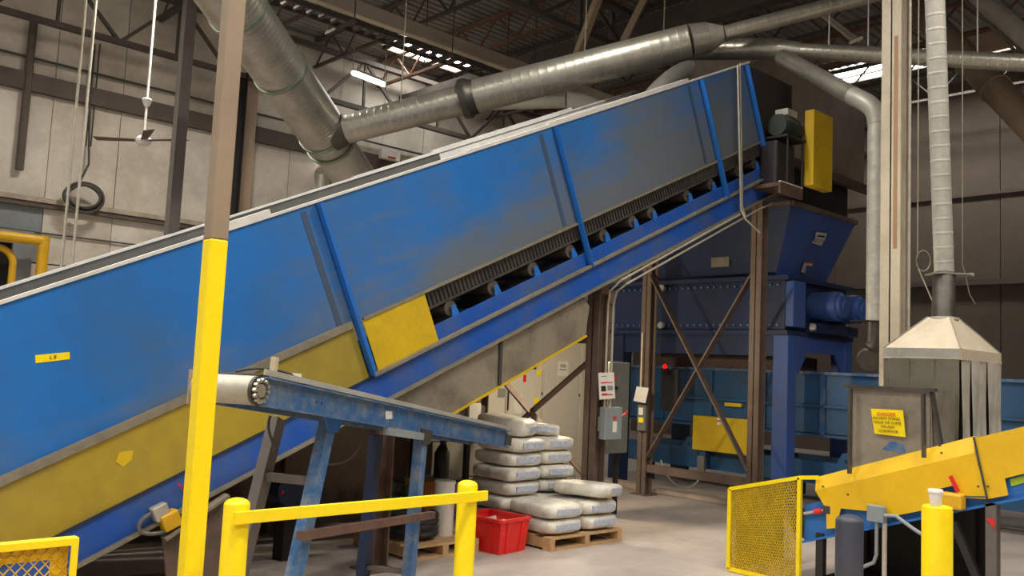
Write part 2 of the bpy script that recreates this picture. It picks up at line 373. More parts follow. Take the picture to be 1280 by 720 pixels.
# dusty blue sheet: dust gathers in soft drifts low on the sheets and towards the discharge end
def dusty():
    m = mat('blue_sheet', srgb(22, 110, 190), .48, 0, srgb(58, 102, 148), .8, 1.0, fine=.04)
    nt = m.node_tree; N = nt.nodes; L = nt.links; bs = N['Principled BSDF']; old = bs.inputs['Base Color'].links[0].from_socket
    g = N.new('ShaderNodeNewGeometry'); sp = N.new('ShaderNodeSeparateXYZ'); L.new(g.outputs['Position'], sp.inputs[0])
    def mth(op, a, b_=None, c_=None):
        k = N.new('ShaderNodeMath'); k.operation = op
        for i, q in enumerate((a, b_, c_)):
            if q is None: continue
            if isinstance(q, (int, float)): k.inputs[i].default_value = q
            else: L.new(q, k.inputs[i])
        return k.outputs[0]
    dx = mth('SUBTRACT', sp.outputs[0], 1.43); dz = mth('SUBTRACT', sp.outputs[2], .85)
    n_ = mth('SUBTRACT', mth('MULTIPLY', dz, CC), mth('MULTIPLY', dx, SS))
    s_ = mth('ADD', mth('MULTIPLY', dx, CC), mth('MULTIPLY', dz, SS))
    nz = N.new('ShaderNodeTexNoise'); nz.inputs['Scale'].default_value = .9; nz.inputs['Detail'].default_value = 5; L.new(g.outputs['Position'], nz.inputs['Vector'])
    f = mth('ADD', mth('MULTIPLY', s_, .10), mth('MULTIPLY', n_, -.85))
    f = mth('ADD', f, mth('MULTIPLY', mth('SUBTRACT', nz.outputs['Fac'], .5), 1.7))
    cx = N.new('ShaderNodeCombineXYZ'); L.new(mth('MULTIPLY', s_, .9), cx.inputs[0]); L.new(mth('MULTIPLY', n_, 5.0), cx.inputs[1])
    n5 = N.new('ShaderNodeTexNoise'); n5.inputs['Scale'].default_value = 1.6; n5.inputs['Detail'].default_value = 7; n5.inputs['Roughness'].default_value = .6; L.new(cx.outputs[0], n5.inputs['Vector'])
    f = mth('ADD', f, mth('MULTIPLY', mth('SUBTRACT', n5.outputs['Fac'], .5), 1.1))
    mr = N.new('ShaderNodeMapRange'); mr.interpolation_type = 'SMOOTHSTEP'; mr.inputs[1].default_value = -.40; mr.inputs[2].default_value = .62; mr.inputs[3].default_value = 0; mr.inputs[4].default_value = .88
    L.new(f, mr.inputs[0])
    mx = N.new('ShaderNodeMix'); mx.data_type = 'RGBA'; L.new(mr.outputs[0], mx.inputs[0]); L.new(old, mx.inputs[6]); mx.inputs[7].default_value = srgb(106, 110, 106)
    L.new(mx.outputs[2], bs.inputs['Base Color'])
dusty()
mc = thing('belt_conveyor', cv(0, -.68, 6.7)-V((0, 0, .2)), 'huge blue inclined belt conveyor climbing to the shredder hopper', 'conveyor')
ST = [2.62, 5.38, 7.97, 9.0]
ends = [-.55]+ST
for i in range(4):
    for yy in (YN, YF):
        cbox(MB(), ends[i]+(.004 if i else 0), ends[i+1], 0, .965, yy, yy+.012).build('side_panel', 'blue_sheet', mc)
    cbox(MB(), ends[i]+(.004 if i else 0), ends[i+1], 0, .96, YF-.012, YF-.002).build('liner_sheet', 'cap_grey' if i < 2 else 'cap_white', mc)
# level tail section beyond the left edge of the photograph
for yy in (YN, YF):
    MB().prism([(-1.7, yy, .62), cv(-.55, 0, yy), cv(-.55, .965, yy), (-1.7, yy, 1.497)], (0, .012, 0)).build('side_panel', 'blue_sheet', mc)
    MB().span((-1.7, yy-.02, 1.497), (.55, yy+.03, 1.52)).build('top_cap', 'cap_white', mc)
    MB().prism([(-1.7, yy+.015, .06), cv(-.55, -.62, yy+.015), cv(-.55, -.02, yy+.015), (-1.7, yy+.015, .6)], (0, .012, 0)).build('tail_skirt', 'yellow_guard', mc)
# sheet seams
for s_ in (2.44, 5.14, 7.7):
    cbox(MB(), s_, s_+.05, .02, .93, YN-.004, YN).build('seam_strip', 'seam_grime', mc)
# top capping
def cap(s0, s1, m, lip, h=.07, sides=(YN, YF)):
    for yy in sides:
        cbox(MB(), s0, s1, .965, .965+h, yy-.02, yy+.03).build('top_cap', m, mc)
        if lip: cbox(cbox(MB(), s0, s1, .965+h, .975+h, yy-.035, yy+.04), s0, s1, .955, .967, yy-.04, yy-.005).build('cap_lip', 'cap_white', mc)
cap(-.55, 1.72, 'cap_white', False, .022); cap(1.72, 2.2, 'cap_white', False, .06, (YN,)); cap(1.72, 2.2, 'cap_white', False, .022, (YF,)); cap(2.2, 4.2, 'cap_white', False, .02); cap(4.2, 5.3, 'cap_white', False, .03); cap(5.3, 7.72, 'cap_white', False, .05); cap(7.72, 9.1, 'cap_white', False, .02)
# stiffeners
for s_ in ST:
    for yy, sg in ((YN, -1), (YF+.012, 1)):
        st = cbox(MB(), s_-.035, s_+.035, -.45, .955, min(yy, yy+sg*.012), max(yy, yy+sg*.012))
        cbox(st, s_-.035, s_-.023, -.45, .955, min(yy, yy+sg*.075), max(yy, yy+sg*.075)).build('stiffener', 'blue_stiff', mc)
    for nn in (-.42, .03):
        MB().cyl(cv(s_+.005, nn, YN-.012), cv(s_+.005, nn, YN-.024), .012, n=6).build('bolt', 'galv_dark', mc)
# ledges
cbox(MB(), -.55, ST[0]-.06, -.035, .02, YN-.035, YN).build('ledge_angle', 'ledge', mc)
cbox(MB(), ST[0]+.06, 9.0, -.02, .006, YN-.02, YN).build('ledge_angle', 'ledge', mc)
# yellow guard sheets
def guard(s0, s1, m, n0=-.455):
    return cbox(MB(), s0, s1, n0, -.015, YN-.008, YN-.002).build('guard_panel', m, mc)
guard(-.55, ST[0]-.05, 'yellow_guard'); guard(ST[0]+.05, 3.32, 'yellow_clean')
for (px, py) in ((155, 573),):
    p = onY(px, py, YN-.012)
    MB().prism([p+V((-.05, 0, -.02)), p+V((.0, 0, -.055)), p+V((.05, 0, -.01)), p+V((.055, 0, .05)), p+V((-.03, 0, .04))], (0, .004, 0)).build('paint_patch', 'yellow_clean', mc)
# stringers
for yy, sg in ((YN, 1), (YF, -1)):
    cbox(MB(), 2.7, 9.25, -.44, -.31, yy, yy+sg*.012).build('upper_stringer', 'blue_stringer', mc)
    cbox(MB(), 2.6, 9.3, -.465, -.44, yy-sg*.055, yy+sg*.06).build('stringer_flange', 'ledge', mc)
    cbox(MB(), -.55, 2.6, -.47, -.455, yy-sg*.02, yy+sg*.06).build('stringer_flange', 'blue_dark_shade', mc)
    cbox(MB(), -.5, 9.3, -.68, -.465, yy, yy+sg*.012).build('lower_stringer', 'blue_stringer', mc)
    cbox(MB(), -.5, 9.3, -.70, -.68, yy-sg*.05, yy+sg*.06).build('bottom_flange', 'ledge', mc)
# cross ties seen between the rollers
for s_ in (3.85, 4.9, 5.95, 7.0, 8.1): cbox(MB(), s_-.05, s_+.05, -.40, -.36, YN+.02, YF-.02).build('cross_tie', 'blue_stringer', mc)
# belt with corrugated side wall
cbox(MB(), -.5, 9.2, -.175, -.155, YN+.03, YF-.03).build('belt', 'belt', mc)
cbox(MB(), -.5, 9.2, -.60, -.585, YN+.06, YF-.06).build('return_belt', 'belt', mc)
for yy in (YN+.035, YF-.06):
    b = MB(); s_ = 3.0
    cbox(b, 3.0, 9.1, -.155, -.02, yy+.012, yy+.02)
    while s_ < 9.1:
        cbox(b, s_, s_+.022, -.155, -.02, yy-.006, yy+.012); s_ += .046
    b.build('belt_side_wall', 'belt', mc, kind='stuff')
# idler rollers
R0 = None
for s_ in (3.58, 4.11, 4.65, 5.2, 5.74, 6.24, 6.58, 7.29, 7.8, 8.43, 8.82):
    r = MB().cyl(cv(s_, -.245, YN+.045), cv(s_, -.245, YF-.045), .068, n=20); 
    r.cyl(cv(s_, -.245, YN+.015), cv(s_, -.245, YN+.05), .02, n=10)
    ro = r.build('idler_roller', 'roller', mc, smooth=True)
    for yy in (YN+.012, YF-.03):
        MB().prism([cv(s_-.05, -.40, yy), cv(s_+.07, -.40, yy), cv(s_+.035, -.225, yy), cv(s_-.005, -.225, yy)], (0, .016, 0)).build('roller_bracket', 'blue_stiff', ro)
# catch pans below the stringer
p1 = [cv(2.75, -.72, YN+.02), cv(4.0, -.72, YN+.02), cv(3.83, -1.08, YN+.02), cv(2.95, -1.08, YN+.02)]
MB().prism(p1, (0, .01, 0)).build('catch_pan', 'steel_sheet', mc)
p2 = [cv(4.02, -.72, YN+.02), cv(5.2, -.74, YN+.02), cv(5.24, -.84, YN+.02), cv(5.08, -1.08, YN+.02), cv(3.85, -1.08, YN+.02)]
MB().prism(p2, (0, .01, 0)).build('catch_pan', 'steel_sheet', mc)
MB().bar(cv(4.0, -.70, YN+.005), cv(3.835, -1.07, YN+.005), .03, .02, YA).build('pan_joint', 'grime', mc)
MB().bar(cv(2.95, -1.09, YN+.01), cv(5.08, -1.09, YN+.01), .02, .018).build('pan_edge', 'yellow_clean', mc)
cbox(MB(), 2.95, 5.08, -1.095, -1.085, YN+.02, YF-.1).build('pan_floor', 'steel_sheet', mc)
# label plate
lp = [onY(44, 444, YN-.004), onY(87, 440, YN-.004), onY(87.5, 449, YN-.004), onY(44.5, 454, YN-.004)]
pl = MB().prism(lp, (0, .003, 0)).build('label_plate', 'yellow', mc)
pl['label'] = 'small yellow identification plate'
xd = lp[1]-lp[0]; text('L 8', .03, sum(lp, V())/4-YA*.004, xd, ZA, 'print_brown', pl)
# pull switch with looping cable under the stringer
ps = MB().box(onY(212, 650, YN-.06), (.12, .1, .11), Matrix.Rotation(-TH, 3, 'Y')).build('pull_switch', 'yellow_pipe', mc, bevel=.012)
MB().box(onY(200, 640, YN-.05), (.1, .08, .1), Matrix.Rotation(-TH, 3, 'Y')).build('switch_base', 'galv_dull', ps, bevel=.01)
MB().tube(bez(onY(203, 637, YN-.05), onY(165, 645, YN-.05), onY(160, 678, YN-.06), onY(208, 664, YN-.07), 14), .014, 8).build('switch_cable', 'cap_grey', ps, smooth=True)
MB().tube([onY(232, 622, YN-.03), onY(229, 610, YN-.03), onY(222, 604, YN-.03)], .006, 6).build('pull_cord', 'red', mc)
# head chute
hp = [cv(9.02, .95, YN+.02), V((9.5, YN+.02, 5.52)), V((10.38, YN+.02, 5.52)), V((10.38, YN+.02, 3.98)), V((9.98, YN+.02, 3.98)), cv(9.02, -.1, YN+.02)]
MB().prism(hp, (0, YF-YN-.04, 0)).build('head_chute', 'chute', mc)
MB().cyl(cv(9.35, -.38, YN+.1), cv(9.35, -.38, YF-.1), .2, n=24).build('head_pulley', 'roller', mc, smooth=True)
# conduits along the bottom flange and down the head end
def tubeobj(name, pts, r, m, parent, n=8): return MB().tube(pts, r, n).build(name, m, parent, smooth=True)
for pts_ in (((767, 380), (771, 364), (783, 355), (948, 262), (966, 254)), ((760, 380), (763, 363), (777, 350), (925, 268))):
    q = [onY(pts_[0][0], pts_[0][1], 6.035), onY(pts_[1][0], pts_[1][1], 5.9)]+[onY(px, py, YN-.07) for px, py in pts_[2:]]
    tubeobj('conduit', [V((q[0].x, 6.035, .95)), V((q[0].x, 6.035, 1.9))]+q, .012, 'conduit', mc)
tubeobj('conduit', [onY(922, 81, YN-.09), onY(926, 262, YN-.09), onY(932, 274, YN-.12), onY(950, 291, YN-.12)], .011, 'conduit', mc)
tubeobj('conduit', [onY(925, 79, YN-.09), onY(928, 258, YN-.09), onY(932, 272, YN-.09)], .009, 'conduit', mc)
# drive guard, motor and shelf
MB().span((10.10, 5.40, 4.08), (10.60, 5.53, 5.06)).build('drive_guard', 'yellow_clean', mc, bevel=.012)
mo = MB().cyl((9.66, 5.66, 4.80), (10.10, 5.66, 4.80), .135, n=22).build('drive_motor', 'motor_green', mc, smooth=True)
b = MB()
for k in range(8): b.cyl((9.7+.045*k, 5.66, 4.80), (9.71+.045*k, 5.66, 4.80), .145, n=22)
b.build('cooling_fins', 'motor_green', mo, smooth=True)
MB().span((9.74, 5.56, 4.93), (9.98, 5.74, 5.02)).build('terminal_box', 'galv_dull', mo, bevel=.01)
b = MB()
for xx in (9.68, 10.04):
    for yy in (5.52, 5.8): b.cyl((xx, yy, 4.0), (xx, yy, 4.66), .012, n=8)
b.span((9.64, 5.5, 4.63), (10.1, 5.84, 4.66)); b.build('motor_stand', 'black_steel', mc)
MB().span((9.45, 5.5, 3.97), (9.98, 5.86, 4.02)).build('drive_shelf', 'rust', mc)
MB().span((9.45, 5.472, 4.02), (9.98, 5.5, 4.035)).build('shelf_edge', 'cap_white', mc)
MB().span((9.45, 5.47, 3.88), (9.98, 5.5, 4.02)).build('shelf_angle', 'rust', mc)
MB().span((9.6, 5.62, 4.02), (10.05, 5.86, 4.60)).build('gear_reducer', 'black_steel', mc, bevel=.03)
# added brown sheet filling in the darkness on the far side under the belt
MB().prism([(1.3, YF+.1, 0), (6.2, YF+.1, 0), (6.2, YF+.1, 2.2), cv(1.0, -.72, YF+.1)], (0, .03, 0)).build('dark_backing', 'brown_steel', mc)
# ------------------------------------------------------------------ conveyor support bents
def under(X, y): # height of the bottom flange at world X
    s_ = (X-1.43+(-.70)*SS)/CC; return cv(s_, -.70, y).z
def hcol(b, x, y, z0, z1, w=.16):
    b.span((x-w/2, y-w/2, z0), (x-w/2+.014, y+w/2, z1)); b.span((x+w/2-.014, y-w/2, z0), (x+w/2, y+w/2, z1)); b.span((x-w/2, y-.006, z0), (x+w/2, y+.006, z1)); return b
def bent(X, label, m, w=.16, brace=None, lowbeam=None, ys=(YN+.05, YF-.05), bearer=False):
    t = thing('trestle', (X, (ys[0]+ys[1])/2, 0), label, 'trestle', 'steel trestles carrying the big conveyor')
    zt_ = under(X-.1, 6)-(.14 if bearer else 0)
    for yy in ys:
        c = hcol(MB(), X, yy, .012, zt_, w).build('post', m, t)
        MB().span((X-.14, yy-.14, 0), (X+.14, yy+.14, .012)).build('base_plate', m, c)
    if bearer: MB().span((X-.06, ys[0]-.08, zt_), (X+.06, ys[1]+.08, zt_+.12)).build('bearer', m, t)
    if lowbeam: MB().span((X-.05, ys[0]+.07, lowbeam-.05), (X+.05, ys[1]-.07, lowbeam+.05)).build('cross_beam', m, t)
    if brace:
        z0, z1 = brace
        MB().bar((X-.05, ys[0]+.05, z0), (X-.05, ys[1]-.05, z1), .02, .10, XA).build('brace', m, t)
        MB().bar((X+.0, ys[1]-.05, z0), (X+.0, ys[0]+.05, z1), .02, .10, XA).build('brace', m, t)
    return t
bent(9.71, 'brown steel trestle with crossed braces in front of the blue shredder', 'brown_steel', .15, (.5, 3.0), .36)
bent(7.0, 'brown steel trestle with crossed braces beside the white sacks', 'brown_steel', .17, (.55, 1.78), 1.98, (6.15, 8.0), True)
bent(4.15, 'brown steel trestle behind the small blue conveyor legs', 'rust', .15)
pl = [onY(214, 720, 5.8), onY(203, 673, 5.8), onY(282, 618, 5.8), onY(288, 720, 5.8)]
pl[0] = V((pl[0].x, 5.8, 0)); pl[3] = V((pl[3].x-.03, 5.8, 0))
t = thing('support_plate', (2.5, 5.8, 0), 'broad dark brown steel plate under the conveyor behind the yellow column', 'support plate')
MB().prism(pl, (0, .02, 0)).build('web_plate', 'brown_steel', t)
MB().bar(pl[1]-YA*.02, pl[2]-YA*.02, .09, .02).build('cap_plate', 'ledge', t)
MB().span((pl[0].x-.05, 5.7, 0), (pl[3].x+.05, 5.92, .015)).build('base_plate', 'brown_steel', t)
# ================================================================== SHREDDER
SX0, SX1, SY0, SY1 = 10.55, 12.3, 5.92, 8.95
sh = thing('shredder', ((SX0+SX1)/2, (SY0+SY1)/2, 0), 'blue industrial shredder on legs with flared feed hopper', 'shredder')
top = [V((SX0-.05, SY0, 3.98)), V((SX1+.05, SY0, 3.98)), V((SX1+.05, SY1, 3.98)), V((SX0-.05, SY1, 3.98))]
bot = [V((10.75, 6.28, 3.02)), V((12.1, 6.28, 3.02)), V((12.1, 8.75, 3.02)), V((10.75, 8.75, 3.02))]
def sheet(b, a, c, d, e, th):
    n = (c-a).cross(e-a).normalized()*th; return b.hexa([a, c, d, e, a+n, c+n, d+n, e+n])
for k in range(4):
    j = (k+1) % 4
    hb = sheet(MB(), bot[k], bot[j], top[j], top[k], -.015).build('hopper_wall', 'blue_lit' if k == 0 else 'blue_dark_shade', sh)
    if k == 0: hopper_front = hb
b = MB(); o = .05
for k in range(4): b.bar(top[k], top[(k+1) % 4], .07, .06)
b.build('hopper_rim', 'brown_steel', sh)
# logo: two stacked hooked strokes, and a smaller sticker, on the lit hopper face
def onface(px, py):
    a = top[0]; n = (top[1]-top[0]).cross(bot[0]-top[0]).normalized(); d = ray(px, py); t_ = (a-CP).dot(n)/d.dot(n); return CP+d*t_+n*(-.022 if n.dot(d) > 0 else .022)
def mark(poly, m, name='emblem'):
    p = [onface(*q) for q in poly]; n = (p[1]-p[0]).cross(p[2]-p[0]).normalized()*.004
    if n.dot(_F) > 0: n = -n
    MB().prism(p, n).build(name, m, hopper_front)
def P(x, y): return (900+x/8, 240+y/8)
mark([P(945, 395), P(1055, 408), P(1045, 435), P(960, 425), P(955, 440), P(940, 438)], 'logo_white')
mark([P(940, 440), P(1030, 452), P(1040, 420), P(1055, 408), P(1030, 480), P(935, 465)], 'logo_white')
mark([P(925, 470), P(1022, 484), P(1000, 530), P(985, 528), P(1000, 495), P(920, 484)], 'logo_white')
mark([P(910, 490), P(1000, 500), P(990, 532), P(897, 500)], 'logo_white')
mark([(1003, 328), (1014, 329), (1013.5, 332), (1006, 331.5), (1004, 341), (999.5, 339)], 'logo_white', 'sticker')
mark([(1004, 326.5), (1014, 327.5), (1014, 329), (1003.5, 328)], 'print_red', 'sticker')
# cutting chamber
cb = MB().span((SX0+.02, 6.02, 2.30), (SX1-.02, SY1, 2.98)).build('cutting_chamber', 'blue_dark_shade', sh, bevel=.01)
for zz in (2.26, 2.99):
    MB().span((SX0-.06, 5.94, zz-.03), (SX1+.06, SY1+.05, zz+.03)).build('flange', 'blue_dark_shade', sh)
b0 = None
for zz in (2.36, 2.90):
    for k in range(26):
        if b0 is None: b0 = MB().cyl((SX0+.02, 6.12+.11*k, zz), (SX0-.012, 6.12+.11*k, zz), .018, n=6).build('bolt', 'blue_worn', cb)
        else: copy_at(b0, (0, .11*k, zz-2.36), cb)
for (yy, zz) in ((8.0, 2.36), (8.0, 2.92)):
    MB().cyl((SX0, yy, zz), (SX0-.06, yy, zz), .05, n=14).build('lug', 'galv_dull', cb)
MB().span((SX0+.02, 5.90, 2.34), (SX0+.34, 6.02, 2.95)).build('bearing_cover', 'blue_lit', sh, bevel=.01)
for xx in (11.32, 11.86):
    e = MB().cyl((xx, 6.02, 2.66), (xx, 5.62, 2.66), .2, n=26).build('gearbox', 'blue_lit', sh, smooth=True)
    MB().lathe((xx, 5.62, 2.66), (0, -1, 0), [(0, .17), (.05, .16), (.06, .08), (.075, .07)], 22).build('end_cap', 'blue_lit', e, smooth=True)
MB().span((11.0, 5.8, 2.29), (12.2, 6.02, 2.42)).build('gearbox_base', 'blue_dark_shade', sh)
MB().lathe((11.02, 5.88, 2.36), (0, -1, 0), [(0, .06), (.06, .05), (.08, .02)], 14).build('grease_cap', 'galv_dull', sh, smooth=True)
# placard on the shaded side
MB().span((SX0+.1, 6.95, 3.2), (SX0+.12, 7.25, 3.34)).build('placard', 'steel_sheet', sh)
# legs with arched gussets
def leg(x, y, face):
    b = MB().span((x-.11, y-.11, 0), (x+.11, y+.11, 2.23)); return b.build('leg', 'blue_lit' if face else 'blue_dark_shade', sh, bevel=.008)
for xx in (SX0+.08, SX1-.08):
    for yy in (6.05, SY1-.12):
        leg(xx, yy, yy < 7)
for yy in (5.95, SY1-.03):
    b = MB().prism([(SX0+.19, yy, 2.23), (SX0+.19, yy, 1.72), (SX0+.26, yy, 1.72), (SX0+.5, yy, 2.02), (SX1-.5, yy, 2.02), (SX1-.26, yy, 1.72), (SX1-.19, yy, 1.72), (SX1-.19, yy, 2.23)], (0, .03, 0))
    b.build('gusset_arch', 'blue_lit' if yy < 7 else 'blue_dark_shade', sh)
MB().span((SX0, 6.16, 1.95), (SX0+.03, SY1-.2, 2.23)).build('side_beam', 'blue_dark_shade', sh)
# hood plate above the hopper
t = thing('chute_hood', (11.8, 7, 4.2), 'tall dusty tan sheet metal hood behind the yellow drive guard', 'hood')
MB().prism([(10.42, 6.25, 6.25), (13.3, 6.25, 6.25), (13.3, 6.25, 4.72), (10.42, 6.25, 4.72)], (0, 1.3, 0)).build('shell', 'hoodplate', t)
MB().bar((10.62, 6.2, 4.66), (13.5, 6.2, 4.66), .09, .12).build('base_beam', 'rust', t)
MB().span((10.42, 6.32, 4.05), (12.9, 7.5, 4.72)).build('lower_box', 'black_steel', t)
# beacon and box
t = thing('warning_beacon', at(831, 460, 12.1), 'glowing red warning beacon beside the shredder leg', 'beacon')
p = onX(831, 460, 10.45)
MB().lathe(p, (0, 0, 1), [(0, .024), (.035, .024), (.05, .014), (.055, .0)], 14).build('lens', 'red_led', t, smooth=True)
MB().cyl(p-ZA*.06, p, .045, n=14).build('base', 'black_steel', t)
MB().bar(p-ZA*.08, p-ZA*.08+V((.12, 0, 0)), .06, .04).build('bracket', 'black_steel', t)
MB().span(p+V((.08, -.18, -.62)), p+V((.12, .12, -.02))).build('panel', 'black_steel', t)
# ================================================================== VIBRATING CONVEYOR below and right
vb = thing('vibrating_conveyor', (11.4, 4, 0), 'long blue ribbed vibrating conveyor passing under the shredder', 'conveyor')
VX = 11.15; YL, YR = 9.3, .6
rows = ((1.32, 1.74), (.94, 1.30))
y = YL; k = 0
while y > YR:
    for z0, z1 in rows:
        MB().span((VX+.03, y-.86, z0+.01), (VX+.045, y, z1-.01)).build('pan_panel', 'blue_teal', vb)
    MB().span((VX-.005, y-.03, .94), (VX+.05, y+.03, 1.76)).build('rib', 'blue_worn' if k > 3 else 'blue_teal', vb)
    y -= .88; k += 1
for zz in (.92, 1.31, 1.75):
    MB().span((VX-.015, YR, zz-.018), (VX+.06, YL, zz+.018)).build('rail', 'blue_worn' if zz > 1.5 else 'blue_teal', vb)
MB().span((VX+.06, YR, .9), (VX+.1, YL, 1.74)).build('back_sheet', 'blue_dark_shade', vb)
MB().span((VX+.95, YR, .9), (VX+1.0, YL, 1.74)).build('far_side', 'blue_dark_shade', vb)
MB().span((VX+.06, YR, .9), (VX+.98, YL, .94)).build('pan_floor', 'steel_sheet', vb)
for xx in (VX, VX+.85):
    MB().span((xx, YR, .28), (xx+.14, YL, .58)).build('base_beam', 'blue_teal', vb)
for yy in (8.7, 6.6, 4.3, 2.2):
    for xx in (VX+.02, VX+.87): MB().span((xx, yy-.07, 0), (xx+.12, yy+.07, .28)).build('foot', 'blue_dark_shade', vb)
for yy in (7.6, 5.15, 3.0):
    a = V((VX+.07, yy+.28, .60)); c = V((VX+.07, yy-.05, .90)); d = (c-a); sp = []
    dd, s1, u1 = frame(d)
    for i in range(0, 7*10+1):
        th = 2*math.pi*i/10; sp.append(a+d*(i/70)+(s1*math.cos(th)+u1*math.sin(th))*.075)
    MB().tube(sp, .014, 6).build('coil_spring', 'black_rubber', vb, smooth=True)
    MB().prism([(VX, yy+.42, .58), (VX, yy+.1, .58), (VX, yy+.2, .72), (VX, yy+.34, .72)], (.13, 0, 0)).build('spring_seat', 'blue_teal', vb)
# yellow guard box beneath the shredder
t = thing('guard_box', (10.9, 6.9, .6), 'plain yellow sheet metal guard box beneath the shredder', 'guard')
a, c = onX(866, 519, 10.95), onX(943, 571, 10.95)
MB().span((10.95, a.y, c.z), (11.13, c.y, a.z)).build('cover', 'yellow_clean', t, bevel=.012)
MB().span((10.94, c.y-.02, c.z), (11.13, c.y-.005, a.z)).build('side_flange', 'yellow_conv', t)
p = onX(899, 527, 10.94)
MB().span((10.93, p.y-.03, p.z-.05), (10.95, p.y+.03, p.z+.05)).build('sticker', 'paper', t)
MB().span((10.925, p.y-.03, p.z+.0), (10.94, p.y+.03, p.z+.02)).build('sticker_print', 'print_red', t)
MB().span((11.0, a.y-.2, .3), (11.1, a.y-.1, c.z)).build('mount', 'blue_teal', t); MB().span((11.0, c.y+.1, .3), (11.1, c.y+.2, c.z)).build('mount', 'blue_teal', t)
p = onX(916, 506, VX-.02); MB().span((VX-.022, p.y-.14, p.z-.025), (VX+.02, p.y+.14, p.z+.025)).build('label_plate', 'yellow_conv', vb)
t = thing('cable_box', onX(877, 572, 10.7), 'small pale junction box with drooping cable below the yellow guard box', 'junction box')
p = onX(877, 572, 10.98)-ZA*.09; MB().box(p, (.06, .12, .22)).build('box', 'box_green_grey', t, bevel=.006)
tubeobj('cable', bez(p-ZA*.1, p+V((-.05, .0, -.45)), onX(838, 620, 10.9), onX(826, 575, 10.9), 12), .013, 'conduit', t)
# rusty scrap slab lying under the chamber
tag(MB().prism([(11.3, 6.3, 1.75), (12.0, 6.3, 1.75), (12.0, 8.6, 1.75), (11.3, 8.6, 1.75)], (0, 0, .22)).build('discharge_chute', 'brown_steel', None, bevel=.02), 'rust brown discharge chute between shredder and vibrating conveyor', 'chute')
# hanging paper and box on the far post
t = thing('control_station', onX(801, 520, 9.6), 'grey push button station hanging by the rear brown post with paper tag', 'control box')
a, c = onX(797, 506, 9.58), onX(806, 539, 9.58)
MB().span((9.58, c.y, c.z), (9.632, a.y, a.z)).build('enclosure', 'box_green_grey', t, bevel=.006)
p = onX(801, 525, 9.575); MB().span((9.572, p.y-.04, p.z-.035), (9.58, p.y+.04, p.z+.035)).build('yellow_label', 'yellow', t)
p = onX(801, 514, 9.575); MB().span((9.572, p.y-.035, p.z-.05), (9.58, p.y+.035, p.z+.05)).build('white_label', 'paper', t)
MB().prism([onX(796, 483, 9.56), onX(811, 485, 9.5), onX(807, 504, 9.5), onX(792, 501, 9.56)], (-.004, 0, 0)).build('paper_tag', 'paper', t)
p = onX(801, 484, 9.62); MB().cyl(p, p+ZA*.75, .012, n=8).build('hanger_pipe', 'conduit', t)
# disconnect switch and notice on the front post
t = thing('disconnect_switch', onX(764, 550, 6.5), 'grey safety switch with red handle on the brown post beside the sacks', 'switch box')
a, c = onY(756, 509, 5.96), onY(776, 549, 5.96)
MB().span((a.x, 5.95, c.z), (c.x, 6.03, a.z)).build('enclosure', 'box_grey', t, bevel=.008)
p = onY(769, 533, 5.94); MB().span((p.x-.03, 5.944, p.z-.06), (p.x+.03, 5.95, p.z+.05)).build('white_label', 'paper', t)
p = onY(769, 523, 5.94); MB().span((p.x-.025, 5.942, p.z-.01), (p.x+.025, 5.95, p.z+.02)).build('warning_label', 'print_red', t)
h0 = onY(776, 521, 5.98); MB().tube([h0, h0+V((.06, -.02, .04)), onY(783, 514, 5.95)], .012, 8).build('handle', 'red', t, smooth=True)
MB().span((a.x+.02, 6.03, a.z-.25), (c.x-.02, 6.065, a.z-.1)).build('mounting_strap', 'galv_dull', t)
t = thing('notice_sheet', onY(758, 499, 5.72), 'white printed notice taped to the brown post above the switch', 'notice')
a = [onY(748, 466, 5.99), onY(767.5, 465.5, 5.99), onY(769, 498, 5.99), onY(749.5, 499.5, 5.99)]
MB().prism(a, (0, .004, 0)).build('sheet', 'paper', t)
def bil(a, u, v): return a[0].lerp(a[1], u).lerp(a[3].lerp(a[2], u), v)
def patch(a, u0, v0, u1, v1, m, name, par, off=-YA*.003):
    q = [bil(a, u0, v0), bil(a, u1, v0), bil(a, u1, v1), bil(a, u0, v1)]; MB().prism([k+off for k in q], -off*.5).build(name, m, par)
patch(a, .12, .36, .88, .40, 'print_red', 'print_line', t); patch(a, .12, .5, .42, .70, 'print_black', 'print_picture', t)
patch(a, .52, .5, .88, .68, 'print_grey', 'print_picture', t); patch(a, .15, .78, .5, .86, 'print_red', 'print_line', t); patch(a, .5, .82, .85, .86, 'print_red', 'print_line', t)
patch(a, .2, .12, .5, .15, 'print_grey', 'print_line', t)
# grey panel enclosure behind the front post, with red pilot
t = thing('wall_cabinet', onX(772, 566, 7.2), 'tall grey green electrical cabinet behind the safety switch', 'cabinet')
a, c = onY(763, 452, 6.6), onY(784, 566, 6.6)
MB().span((a.x, 6.6, c.z), (c.x, 6.85, a.z)).build('enclosure', 'box_green_grey', t, bevel=.01)
p = onY(769, 472, 6.58); MB().cyl((p.x, 6.6, p.z), (p.x, 6.57, p.z), .02, n=12).build('pilot_light', 'red', t)
p = onY(771, 485, 6.58); MB().cyl((p.x, 6.6, p.z), (p.x, 6.57, p.z), .02, n=12).build('knob', 'black_rubber', t)
b = MB(); b.span((a.x+.03, 6.7, 0), (a.x+.07, 6.75, c.z)); b.span((c.x-.07, 6.7, 0), (c.x-.03, 6.75, c.z)); b.build('stand', 'black_steel', t)
